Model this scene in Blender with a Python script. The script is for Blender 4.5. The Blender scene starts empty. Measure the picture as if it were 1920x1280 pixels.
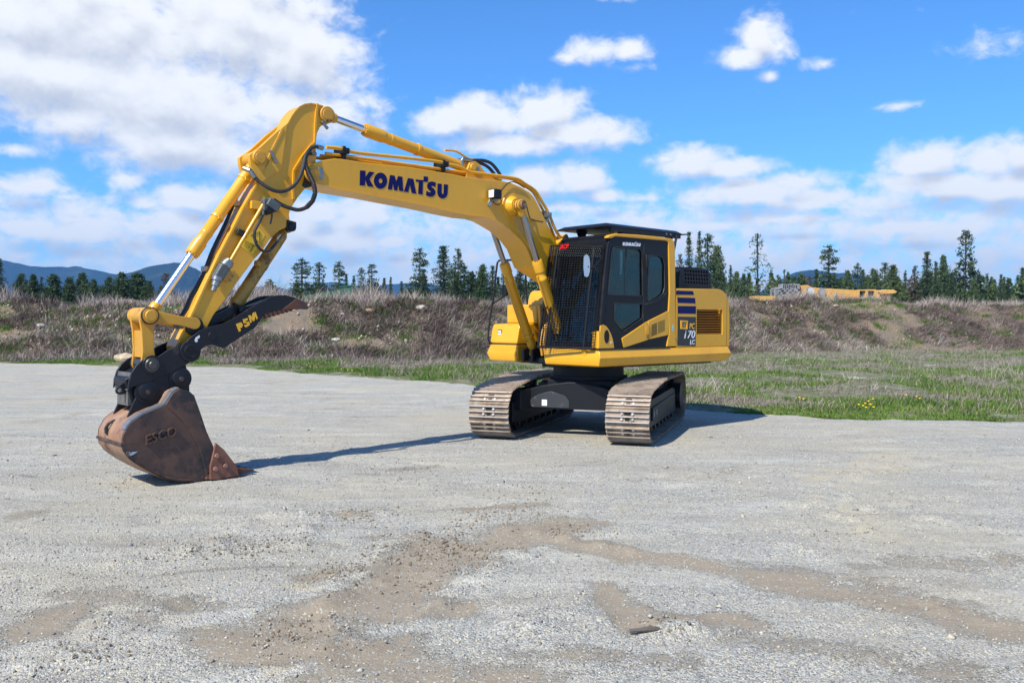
import bpy, math, random
import numpy as np
from mathutils import Vector, Matrix
from mathutils.geometry import tessellate_polygon
SC = bpy.context.scene
COL = SC.collection
R = math.radians
# ---------------------------------------------------------------- camera
F, PITCH, ROLL, EYE = 1629.93, 0.0235, 0.003, 1.70
cam = bpy.data.objects.new('camera', bpy.data.cameras.new('camera'))
COL.objects.link(cam); SC.camera = cam
cam.data.sensor_width = 36.0
cam.data.lens = F / 1920 * 36.0
cam.data.clip_start, cam.data.clip_end = 0.1, 30000
cam.matrix_world = Matrix.Translation((0, 0, EYE)) @ Matrix.Rotation(math.pi/2 - PITCH, 4, 'X') @ Matrix.Rotation(ROLL, 4, 'Z')
HOR = 601.7
def at(px, py, Y):
    "a point of the place at distance Y in the direction of a photo pixel"
    return Vector(((px-960)/F*Y, Y, EYE + (HOR-py)/F*Y))
# ---------------------------------------------------------------- sun and sky
SUN_EL, SUN_AZ = R(48), math.atan2(-0.8, -0.6)          # direction towards the sun
sun = bpy.data.objects.new('sun', bpy.data.lights.new('sun', 'SUN')); COL.objects.link(sun)
sd = Vector((math.cos(SUN_EL)*math.cos(SUN_AZ), math.cos(SUN_EL)*math.sin(SUN_AZ), math.sin(SUN_EL)))
sun.rotation_euler = sd.to_track_quat('Z', 'Y').to_euler()
sun.data.energy = 5.0; sun.data.angle = R(0.5); sun.data.color = (1.0, 0.945, 0.84)
SC.view_settings.view_transform = 'Standard'; SC.view_settings.look = 'None'
SC.view_settings.exposure = 0.5; SC.view_settings.gamma = 1.0
SC.cycles.max_bounces = 8; SC.cycles.transparent_max_bounces = 24; SC.cycles.volume_bounces = 0
W = bpy.data.worlds.new('World'); SC.world = W; W.use_nodes = True
class N:
    "small node helper"
    def __init__(s, tree): s.t = tree; s.n = tree.nodes; s.l = tree.links
    def new(s, typ, **kw):
        n = s.n.new(typ)
        for k, v in kw.items():
            if k.startswith('i_'):
                key = k[2:]; key = int(key) if key.isdigit() else key.replace('_', ' ')
                if isinstance(v, bpy.types.NodeSocket): s.l.new(v, n.inputs[key])
                else: n.inputs[key].default_value = v
            else: setattr(n, k, v)
        return n
    def math(s, op, a, b=None, c=None, clamp=False):
        n = s.n.new('ShaderNodeMath'); n.operation = op; n.use_clamp = clamp
        for i, v in enumerate((a, b, c)):
            if v is None: continue
            if isinstance(v, bpy.types.NodeSocket): s.l.new(v, n.inputs[i])
            else: n.inputs[i].default_value = v
        return n.outputs[0]
    def vec(s, op, a, b=None):
        n = s.n.new('ShaderNodeVectorMath'); n.operation = op
        for i, v in enumerate((a, b)):
            if v is None: continue
            if isinstance(v, bpy.types.NodeSocket): s.l.new(v, n.inputs[i])
            else: n.inputs[i].default_value = v
        return n.outputs['Value'] if op in ('LENGTH', 'DOT_PRODUCT', 'DISTANCE') else n.outputs[0]
    def mix(s, fac, a, b, mode='MIX'):
        n = s.n.new('ShaderNodeMix'); n.data_type = 'RGBA'; n.blend_type = mode
        for i, v in ((0, fac), (6, a), (7, b)):
            if isinstance(v, bpy.types.NodeSocket): s.l.new(v, n.inputs[i])
            else: n.inputs[i].default_value = v if i == 0 else (tuple(v)+(1,) if len(v) == 3 else v)
        return n.outputs[2]
    def ramp(s, fac, lo, hi):
        n = s.n.new('ShaderNodeMapRange'); n.interpolation_type = 'SMOOTHSTEP'
        s.l.new(fac, n.inputs[0]); n.inputs[1].default_value = lo; n.inputs[2].default_value = hi
        return n.outputs[0]
    def noise(s, vec, scale, detail=4, rough=.55, dist=0, out=0):
        n = s.n.new('ShaderNodeTexNoise'); n.inputs['Scale'].default_value = scale
        n.inputs['Detail'].default_value = detail; n.inputs['Roughness'].default_value = rough
        n.inputs['Distortion'].default_value = dist
        if vec is not None: s.l.new(vec, n.inputs['Vector'])
        return n.outputs[out]
# clouds: pixel-space sizes turned into azimuth / elevation (degrees) around this viewpoint
CLOUDS = [(130,40,340,130,1.0),(440,40,230,135,1.0),(300,190,300,110,1.0),(560,110,140,110,1.0),(100,150,260,95,1.0),
 (560,215,160,62,.9),(330,275,190,62,.9),(150,230,140,48,.9),(470,300,150,48,.8),(680,195,70,28,.45),
 (30,285,45,15,.6),(70,352,75,28,.8),(235,340,45,24,.7),(40,355,60,26,.8),(130,373,50,13,.5),
 (130,440,170,34,.8),(330,425,150,44,.85),(370,375,90,34,.85),(60,432,90,30,.8),(270,385,70,24,.6),
 (600,400,70,34,.8),(680,405,80,42,.95),(640,455,120,30,.85),(735,455,60,24,.8),(560,430,70,30,.8),
 (1020,215,88,52,1.1),(900,222,100,48,1.0),(835,232,78,34,.9),(1070,250,130,36,1.0),(960,272,160,26,.9),(1150,258,80,18,.6),
 (1085,335,62,38,1.0),(1010,345,90,40,.9),(1130,368,60,18,.7),(1010,390,150,20,.7),(1200,372,80,12,.4),
 (1110,100,66,30,.75),(1175,98,52,26,.7),(1060,112,40,16,.5),(1185,130,40,12,.4),(1420,72,55,48,.95),(1395,105,60,26,.75),(1455,90,32,34,.7),(1440,145,20,12,.3),
 (1530,122,34,12,.3),(1680,200,38,11,.4),(1850,85,80,20,.2),(1180,-5,70,14,.6),
 (1300,303,82,36,1.0),(1370,315,92,24,.9),(1500,340,90,26,.8),(1400,362,180,34,.9),(1530,372,110,30,.85),(1250,300,40,14,.6),
 (1745,302,88,40,1.05),(1850,300,80,44,.8),(1900,290,60,36,.9),(1760,345,160,34,.9),(1640,375,160,32,.7),(1880,350,120,34,.9),(1480,410,200,18,.7),(1330,425,140,22,.7),(1700,425,220,26,.7)]
def cloud_group():
    g = bpy.data.node_groups.new('cloud_field', 'ShaderNodeTree')
    g.interface.new_socket('P', in_out='INPUT', socket_type='NodeSocketVector')
    g.interface.new_socket('D', in_out='OUTPUT', socket_type='NodeSocketFloat')
    k = N(g); gi = k.new('NodeGroupInput'); go = k.new('NodeGroupOutput'); P = gi.outputs[0]
    acc = None
    for (px, py, rx, ry, w) in CLOUDS:
        az = math.degrees(math.atan((px-960)/F)); el = math.degrees(math.atan((HOR-py)/F*math.cos(R(az))))
        d = k.vec('SUBTRACT', P, (az, el, 0))
        d = k.vec('MULTIPLY', d, (1/(rx/F*57.3)/w**.3, 1/(ry/F*57.3*1.0)/w**.3, 0))
        v = k.math('SUBTRACT', 1.0, k.vec('LENGTH', d))
        v = k.math('MULTIPLY', v, w if w < 1 else 1.0)
        acc = v if acc is None else k.math('SMOOTH_MAX', acc, v, 0.18)
    # low cloud bank towards the horizon and scattered cloud elsewhere
    sp = k.new('ShaderNodeSeparateXYZ', i_0=P)
    bank = k.math('MULTIPLY_ADD', k.ramp(sp.outputs[1], 10.2, 6.0), 0.74, -0.38)
    far = k.math('MULTIPLY_ADD', k.ramp(k.math('ABSOLUTE', sp.outputs[0]), 34, 50), 0.38, -0.8)
    acc = k.math('MAXIMUM', acc, k.math('MAXIMUM', bank, far))
    # billows
    big = k.noise(k.vec('MULTIPLY', P, (.20, .30, 0)), 1.0, 10, .58, .15)
    sm = k.noise(k.vec('MULTIPLY', P, (.62, .85, 0)), 1.0, 8, .62, .3)
    nz = k.math('ADD', k.math('MULTIPLY_ADD', big, 1.5, -.75), k.math('MULTIPLY_ADD', sm, 2.1, -1.05))
    out = k.math('ADD', acc, k.math('MULTIPLY', nz, .62))
    g.interface.new_socket('L', in_out='OUTPUT', socket_type='NodeSocketFloat')
    g.links.new(out, go.inputs[0]); g.links.new(k.math('MULTIPLY_ADD', k.math('ADD', k.math('MULTIPLY_ADD', big, 2.0, -1.0), k.math('MULTIPLY_ADD', k.noise(k.vec('MULTIPLY', P, (.45, .62, 0)), 1.0, 3, .5), 1.0, -.5)), .62, acc), go.inputs[1]); return g
def build_world():
    k = N(W.node_tree); k.n.clear()
    tc = k.new('ShaderNodeTexCoord')
    sp = k.new('ShaderNodeSeparateXYZ', i_0=tc.outputs['Generated'])
    az = k.math('MULTIPLY', k.math('ARCTAN2', sp.outputs[0], sp.outputs[1]), 57.2958)
    el = k.math('MULTIPLY', k.math('ARCSINE', sp.outputs[2]), 57.2958)
    P = k.new('ShaderNodeCombineXYZ', i_0=az, i_1=el).outputs[0]
    g = cloud_group()
    g1 = k.new('ShaderNodeGroup', node_tree=g); k.l.new(P, g1.inputs[0])
    g2 = k.new('ShaderNodeGroup', node_tree=g); k.l.new(k.vec('ADD', P, (-.25, 1.1, 0)), g2.inputs[0])
    D, D2 = g1.outputs[0], g2.outputs[0]
    alpha = k.ramp(D, -.16, .58)
    sky = k.new('ShaderNodeTexSky', sky_type='NISHITA', sun_disc=False, sun_elevation=SUN_EL,
                sun_rotation=math.pi/2 - SUN_AZ, altitude=600, air_density=1.0, dust_density=0.4, ozone_density=3.0)
    base = k.mix(1.0, sky.outputs[0], SKY_TINT, 'MULTIPLY')
    slope = k.math('SUBTRACT', g2.outputs[1], g1.outputs[1])                     # thicker above: we look at the grey underside
    grey = k.ramp(k.math('ADD', k.math('MULTIPLY', slope, 1.1), k.math('MULTIPLY', g1.outputs[1], .40)), -.02, .76)
    cc = k.mix(grey, CLOUD_LIT, CLOUD_GREY)
    hz = k.math('MULTIPLY_ADD', k.ramp(el, 0.0, 5.0), .40, .60)
    cc = k.mix(hz, CLOUD_LOW, cc)
    col = k.mix(k.math('MULTIPLY', alpha, .97), base, cc)
    low = k.ramp(sp.outputs[2], -.02, .0)
    col = k.mix(low, (1.5, 1.5, 1.5), col)
    bg = k.new('ShaderNodeBackground', i_Strength=SKY_STR); k.l.new(col, bg.inputs[0])
    out = k.new('ShaderNodeOutputWorld'); k.l.new(bg.outputs[0], out.inputs[0])
SKY_STR = 0.0975
SKY_TINT = (0.55, 1.06, 1.56)
CLOUD_LIT, CLOUD_GREY, CLOUD_LOW = (7.7, 7.8, 7.9), (4.8, 5.1, 5.7), (7.0, 7.3, 7.6)
build_world()
W.cycles.sampling_method = 'MANUAL'; W.cycles.sample_map_resolution = 1024
# ---------------------------------------------------------------- mesh helpers
SPLIT = set('arm_pin guard_bracket boom_cylinder_pin cylinder_band pale_panel cutter_bolt valve_bolt pin_bolt bucket_pin pin_keeper hose_fitting cable_drum guard_bolt hinge_bolt linkage_washer coupler_pin white_mark ledge_step pivot_boss control_console arm_tip_boss panel_seam blue_stripe boom_foot_bracket roof_guard_bracket thumb_pivot oil_pipe overhead_trim windscreen_trim cab_lining thumb_tip thumb_link cylinder_bracket thumb_cylinder_bracket chassis counterweight hydraulic_pipe supply_hose vent_slots intake_cowl'.split()) - {'intake_cowl', 'vent_slots', 'counterweight'}
class MB:
    def __init__(s, xf=None): s.v = []; s.f = []; s.m = []; s.xf = xf
    def add(s, verts, faces, mi=0):
        b = len(s.v)
        for p in verts:
            p = Vector(p); s.v.append(tuple(s.xf @ p) if s.xf is not None else tuple(p))
        for f in faces: s.f.append(tuple(b+i for i in f)); s.m.append(mi)
        return s
    def box(s, x0, x1, y0, y1, z0, z1, mi=0):
        v = [(x, y, z) for x in (x0, x1) for y in (y0, y1) for z in (z0, z1)]
        return s.add(v, [(0,1,3,2),(4,6,7,5),(0,4,5,1),(2,3,7,6),(0,2,6,4),(1,5,7,3)], mi)
    def prism(s, pts, y0, y1, mi=0, holes=(), fn=None):
        "polygon in (x, z), with holes, extruded along y; fn maps (a, d, b) to a point"
        fn = fn or (lambda a, d, b: (a, d, b))
        loops = [list(pts)] + [list(h) for h in holes]
        flat = [p for l in loops for p in l]; n = len(flat)
        tris = tessellate_polygon([[Vector((p[0], p[1], 0)) for p in l] for l in loops])
        v = [fn(a, y0, b) for a, b in flat] + [fn(a, y1, b) for a, b in flat]
        if holes:
            f = [tuple(t) for t in tris] + [tuple(n+i for i in reversed(t)) for t in tris]
        else:
            f = [tuple(range(n)), tuple(n+i for i in reversed(range(n)))]
        o = 0
        for l in loops:
            c = len(l)
            for i in range(c): f.append((o+i, o+(i+1) % c, n+o+(i+1) % c, n+o+i))
            o += c
        return s.add(v, f, mi)
    def lathe(s, p0, p1, prof, n=24, mi=0, caps=True):
        "prof: list of (t metres along p0->p1, radius)"
        p0, p1 = Vector(p0), Vector(p1); d = (p1-p0).normalized(); a = d.orthogonal().normalized(); b = d.cross(a)
        v = []; f = []
        for t, r in prof:
            for i in range(n):
                an = 2*math.pi*i/n; v.append(p0 + d*t + (a*math.cos(an)+b*math.sin(an))*r)
        for j in range(len(prof)-1):
            for i in range(n): f.append((j*n+i, j*n+(i+1) % n, (j+1)*n+(i+1) % n, (j+1)*n+i))
        if caps: f.append(tuple(reversed(range(n)))); f.append(tuple((len(prof)-1)*n+i for i in range(n)))
        return s.add(v, f, mi)
    def cyl(s, p0, p1, r, n=24, mi=0):
        L = (Vector(p1)-Vector(p0)).length; return s.lathe(p0, p1, [(0, r), (L, r)], n, mi)
    def pin(s, x, z, y0, y1, r, n=28, ch=.008, mi=0):
        L = abs(y1-y0); return s.lathe((x, y0, z), (x, y1, z), [(0, r-ch), (ch, r), (L-ch, r), (L, r-ch)], n, mi)
    def tube(s, pts, r, n=8, sub=5, mi=0):
        P = [Vector(p) for p in pts]
        if sub > 1 and len(P) > 2:
            Q = [P[0]*2-P[1]] + P + [P[-1]*2-P[-2]]; out = []
            for i in range(1, len(Q)-2):
                for j in range(sub):
                    t = j/sub
                    out.append(.5*((2*Q[i]) + (Q[i+1]-Q[i-1])*t + (2*Q[i-1]-5*Q[i]+4*Q[i+1]-Q[i+2])*t*t + (3*Q[i]-Q[i-1]-3*Q[i+1]+Q[i+2])*t**3))
            out.append(P[-1]); P = out
        v = []; f = []; a = None
        for i, p in enumerate(P):
            d = (P[min(i+1, len(P)-1)] - P[max(i-1, 0)]).normalized()
            a = d.orthogonal().normalized() if a is None else (a - d*a.dot(d)).normalized()
            b = d.cross(a); rr = r[min(i, len(r)-1)] if isinstance(r, (list, tuple)) else r
            for q in range(n):
                an = 2*math.pi*q/n; v.append(p + (a*math.cos(an)+b*math.sin(an))*rr)
        for j in range(len(P)-1):
            for i in range(n): f.append((j*n+i, j*n+(i+1) % n, (j+1)*n+(i+1) % n, (j+1)*n+i))
        f.append(tuple(reversed(range(n)))); f.append(tuple((len(P)-1)*n+i for i in range(n)))
        return s.add(v, f, mi)
    def beam(s, p0, p1, w, h, up=(0, 0, 1), mi=0):
        p0, p1 = Vector(p0), Vector(p1); d = (p1-p0).normalized(); a = d.cross(Vector(up)).normalized(); b = a.cross(d)
        v = [p + a*sx*w/2 + b*sz*h/2 for p in (p0, p1) for sx in (-1, 1) for sz in (-1, 1)]
        return s.add(v, [(0,1,3,2),(4,6,7,5),(0,4,5,1),(2,3,7,6),(0,2,6,4),(1,5,7,3)], mi)
    def islands(s):
        "faces grouped into pieces that touch each other"
        par = list(range(len(s.v)))
        def find(i):
            while par[i] != i: par[i] = par[par[i]]; i = par[i]
            return i
        for f in s.f:
            for i in f[1:]: par[find(i)] = find(f[0])
        g = {}
        for k, f in enumerate(s.f): g.setdefault(find(f[0]), []).append(k)
        out = []
        for ks in g.values():
            P = np.array([s.v[i] for k in ks for i in s.f[k]]); out.append([ks, P.min(0)-.004, P.max(0)+.004])
        merged = True
        while merged:
            merged = False
            for i in range(len(out)):
                for j in range(i+1, len(out)):
                    if (out[i][1] <= out[j][2]).all() and (out[j][1] <= out[i][2]).all():
                        out[i] = [out[i][0]+out[j][0], np.minimum(out[i][1], out[j][1]), np.maximum(out[i][2], out[j][2])]; out.pop(j); merged = True; break
                if merged: break
        return [o[0] for o in out]
    def build(s, name, mats, parent=None, bevel=0, smooth=35, seg=2):
        if name in SPLIT:
            first = None
            for ks in s.islands():
                q = MB(); ids = sorted({i for k in ks for i in s.f[k]}); mp = {a: b for b, a in enumerate(ids)}
                q.v = [s.v[i] for i in ids]; q.f = [tuple(mp[i] for i in s.f[k]) for k in ks]; q.m = [s.m[k] for k in ks]
                o = q._build(name, mats, parent, bevel, smooth, seg); first = first or o
            return first
        return s._build(name, mats, parent, bevel, smooth, seg)
    def _build(s, name, mats, parent=None, bevel=0, smooth=35, seg=2):
        me = bpy.data.meshes.new(name); me.from_pydata([tuple(p) for p in s.v], [], s.f)
        mats = mats if isinstance(mats, (list, tuple)) else [mats]
        for m in mats: me.materials.append(m)
        if len(mats) > 1: me.polygons.foreach_set('material_index', s.m)
        import bmesh
        bm = bmesh.new(); bm.from_mesh(me); bmesh.ops.recalc_face_normals(bm, faces=bm.faces); bm.to_mesh(me); bm.free()
        if smooth:
            me.shade_smooth(); me.set_sharp_from_angle(angle=R(smooth))
        o = bpy.data.objects.new(name, me); COL.objects.link(o); o.parent = parent
        if bevel:
            b = o.modifiers.new('edge', 'BEVEL'); b.width = bevel; b.segments = seg; b.limit_method = 'ANGLE'; b.angle_limit = R(40)
            b.harden_normals = False
        return o
def tag(o, label=None, cat=None, group=None, kind=None):
    if label: o['label'] = label
    if cat: o['category'] = cat
    if group: o['group'] = group
    if kind: o['kind'] = kind
    return o
def empty(name, loc=(0, 0, 0), rz=0):
    o = bpy.data.objects.new(name, None); COL.objects.link(o); o.location = loc; o.rotation_euler = (0, 0, rz); o.empty_display_size = .3
    return o
def raw(name, verts, faces, mats, parent=None, attrs=None, smooth=False):
    "fast mesh from numpy arrays; all faces have the same corner count"
    me = bpy.data.meshes.new(name); verts = np.asarray(verts, np.float32); faces = np.asarray(faces, np.int32)
    k = faces.shape[1]; n = len(faces)
    me.vertices.add(len(verts)); me.vertices.foreach_set('co', verts.ravel())
    me.loops.add(n*k); me.loops.foreach_set('vertex_index', faces.ravel())
    me.polygons.add(n); me.polygons.foreach_set('loop_start', np.arange(0, n*k, k, dtype=np.int32))
    me.update(calc_edges=True)
    for m in (mats if isinstance(mats, (list, tuple)) else [mats]): me.materials.append(m)
    for an, av in (attrs or {}).items():
        a = me.attributes.new(an, 'FLOAT', 'POINT'); a.data.foreach_set('value', np.asarray(av, np.float32).ravel())
    if smooth: me.shade_smooth()
    me.validate()
    o = bpy.data.objects.new(name, me); COL.objects.link(o); o.parent = parent
    return o
def text_into(mb, body, fn, size=1.0, off=0.0, depth=.002, mi=0, shear=0.0, sx=1.0):
    "lettering as solid geometry: fn(u, v, w) places it"
    cu = bpy.data.curves.new('lettering', 'FONT'); cu.body = body; cu.size = size; cu.offset = off; cu.shear = shear; cu.extrude = .5; cu.resolution_u = 4
    ob = bpy.data.objects.new('lettering', cu); COL.objects.link(ob)
    dg = bpy.context.evaluated_depsgraph_get(); me = ob.evaluated_get(dg).to_mesh()
    mb.add([fn(v.co.x*sx, v.co.y, (v.co.z+.5)*depth) for v in me.vertices], [tuple(p.vertices) for p in me.polygons], mi)
    ob.evaluated_get(dg).to_mesh_clear(); bpy.data.objects.remove(ob); bpy.data.curves.remove(cu)
# ---------------------------------------------------------------- numpy noise
def vnoise(x, y, seed=0):
    xi, yi = np.floor(x).astype(np.int64), np.floor(y).astype(np.int64); xf, yf = x-xi, y-yi
    u, v = xf*xf*(3-2*xf), yf*yf*(3-2*yf)
    def h(a, b):
        n = (a*374761393 + b*668265263 + seed*1442695041) & 0x7fffffff
        n = ((n ^ (n >> 13))*1274126177) & 0x7fffffff
        return ((n ^ (n >> 16)) & 0xffff)/65535.0
    return (h(xi, yi)*(1-u)+h(xi+1, yi)*u)*(1-v) + (h(xi, yi+1)*(1-u)+h(xi+1, yi+1)*u)*v
def fbm(x, y, o=4, seed=0):
    s = 0; a = .5; t = 0
    for i in range(o): s = s + a*vnoise(x*2**i + 17.3*i, y*2**i - 9.1*i, seed+i); t += a; a *= .5
    return s/t
# ---------------------------------------------------------------- materials
def M(name, col, rough=.5, metal=0, spec=.5, coat=0, var=0, vscale=3.0, col2=None, bump=0, bscale=40, dirt=None, dscale=2.0, dlo=.55, dhi=.7, coord='Object', streak=0):
    m = bpy.data.materials.new(name); m.use_nodes = True; k = N(m.node_tree); k.n.clear()
    out = k.new('ShaderNodeOutputMaterial'); b = k.new('ShaderNodeBsdfPrincipled'); k.l.new(b.outputs[0], out.inputs[0])
    b.inputs['Roughness'].default_value = rough; b.inputs['Metallic'].default_value = metal
    b.inputs['Specular IOR Level'].default_value = spec; b.inputs['Coat Weight'].default_value = coat; b.inputs['Coat Roughness'].default_value = .12
    tc = k.new('ShaderNodeTexCoord').outputs[coord]
    c = None
    if var or col2:
        nz = k.noise(tc, vscale, 5, .6)
        c = k.mix(k.ramp(nz, .35, .65), col, col2 or tuple(x*(1-var) for x in col))
    if streak:
        n4 = k.noise(k.vec('MULTIPLY', tc, (6, 6, .9)), 1.6, 8, .7); c = k.mix(k.math('MULTIPLY', k.ramp(n4, .52, .78), streak), c if c is not None else col, (.30, .20, .08))
        n5 = k.noise(tc, 55, 3, .6); c = k.mix(k.math('MULTIPLY', k.ramp(n5, .66, .72), streak*.8), c, (.20, .12, .05))
    if dirt:
        n2 = k.noise(tc, dscale, 8, .68); f = k.ramp(n2, dlo, dhi)
        c = k.mix(f, c if c is not None else col, dirt)
        r = k.math('MULTIPLY_ADD', f, .25, rough, clamp=True); k.l.new(r, b.inputs['Roughness'])
    if c is not None: k.l.new(c, b.inputs['Base Color'])
    else: b.inputs['Base Color'].default_value = tuple(col)+(1,)
    if bump:
        n3 = k.noise(tc, bscale, 5, .6); bp = k.new('ShaderNodeBump', i_Strength=bump, i_Distance=.01); k.l.new(n3, bp.inputs['Height']); k.l.new(bp.outputs[0], b.inputs['Normal'])
    return m
YEL = M('yellow_paint', (.72, .358, .013), .38, coat=.20, streak=.26, var=.10, vscale=1.3, dirt=(.50, .25, .04), dscale=2.5, dlo=.60, dhi=.82, bump=.02, bscale=9)
YELD = M('worn_yellow_paint', (.58, .29, .024), .5, coat=.1, var=.12, vscale=3, dirt=(.06, .035, .02), dscale=7, dlo=.60, dhi=.67, bump=.05, bscale=30)
BLK = M('black_paint', (.007, .008, .010), .45, spec=.35, dirt=(.022, .022, .023), dscale=3, dlo=.55, dhi=.8, bump=.03, bscale=25)
BLKG = M('glossy_black_paint', (.006, .007, .010), .34, spec=.25, dirt=(.016, .016, .018), dscale=2, dlo=.5, dhi=.8)
BLKS = M('scuffed_black_steel', (.009, .010, .014), .45, spec=.35, dirt=(.055, .048, .042), dscale=5, dlo=.60, dhi=.74, bump=.1, bscale=20)
RUB = M('rubber_hose', (.018, .018, .019), .5, dirt=(.07, .065, .06), dscale=6, dlo=.5, dhi=.8)
CHR = M('polished_chrome', (.72, .73, .75), .27, metal=1.0)
CHRD = M('dull_rod_steel', (.35, .33, .32), .28, metal=1.0)
ZNC = M('zinc_fitting', (.30, .31, .30), .38, metal=.8, var=.2, vscale=20)
GRY = M('grey_valve_paint', (.10, .115, .115), .5, var=.25, vscale=15, dirt=(.06, .055, .05), dscale=9)
RUST = M('worn_bucket_steel', (.072, .044, .034), .55, metal=.2, col2=(.125, .066, .045), vscale=4, dirt=(.032, .030, .033), dscale=3.2, dlo=.45, dhi=.62, bump=.25, bscale=28)
RUSTB = M('bright_rusty_steel', (.30, .155, .085), .55, metal=.2, col2=(.38, .24, .15), vscale=3.5, dirt=(.12, .07, .05), dscale=4, dlo=.52, dhi=.68, bump=.2, bscale=30)
RUSTD = M('rusty_cutting_steel', (.17, .07, .045), .6, metal=.2, col2=(.24, .11, .07), vscale=9, bump=.2, bscale=40)
TIP = M('rusted_tip', (.13, .045, .022), .7, col2=(.07, .04, .03), vscale=6, bump=.2)
SHOE = M('track_shoe_steel', (.35, .27, .20), .6, metal=.2, col2=(.19, .135, .09), vscale=5, dirt=(.38, .34, .27), dscale=6, dlo=.54, dhi=.70, bump=.3, bscale=60)
GROU = M('polished_grouser', (.66, .60, .54), .4, metal=.4, dirt=(.25, .18, .13), dscale=12, dlo=.5, dhi=.7)
DARK = M('deep_shadow_gap', (.006, .006, .007), .8)
LINK = M('greasy_chain_steel', (.035, .028, .024), .5, metal=.4, var=.3, vscale=20)
BLUE = M('navy_decal', (.004, .006, .085), .55, spec=.2)
WHT = M('white_decal', (.75, .76, .78), .4)
YDEC = M('yellow_decal', (.80, .42, .02), .4)
RED = M('red_decal', (.65, .01, .015), .4)
LENS = M('lamp_lens', (.78, .78, .80), .12, spec=.8, coat=.5)
STK = M('warning_sticker', (.85, .52, .02), .35)
SEAT = M('seat_fabric', (.022, .024, .028), .8, var=.3, vscale=10)
INT = M('cab_trim', (.07, .075, .08), .6)
MIR = M('mirror_glass', (.55, .57, .6), .03, metal=1.0)
YELSH = M('shaded_yellow_paint', (.42, .17, .02), .5, var=.15)  # the yellow darkened to brown: shade among the louver slats put into the colour
def glass_mat():
    m = bpy.data.materials.new('tinted_glass'); m.use_nodes = True; k = N(m.node_tree); k.n.clear()
    out = k.new('ShaderNodeOutputMaterial'); tr = k.new('ShaderNodeBsdfTransparent'); tr.inputs[0].default_value = (.26, .40, .40, 1)
    gl = k.new('ShaderNodeBsdfGlossy'); gl.inputs['Roughness'].default_value = .02; gl.inputs[0].default_value = (.9, .95, 1, 1)
    fr = k.new('ShaderNodeFresnel', i_IOR=1.5); f = k.math('MULTIPLY_ADD', fr.outputs[0], .55, .0)
    mx = k.new('ShaderNodeMixShader'); k.l.new(f, mx.inputs[0]); k.l.new(tr.outputs[0], mx.inputs[1]); k.l.new(gl.outputs[0], mx.inputs[2]); k.l.new(mx.outputs[0], out.inputs[0])
    return m
GLS = glass_mat()
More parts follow.
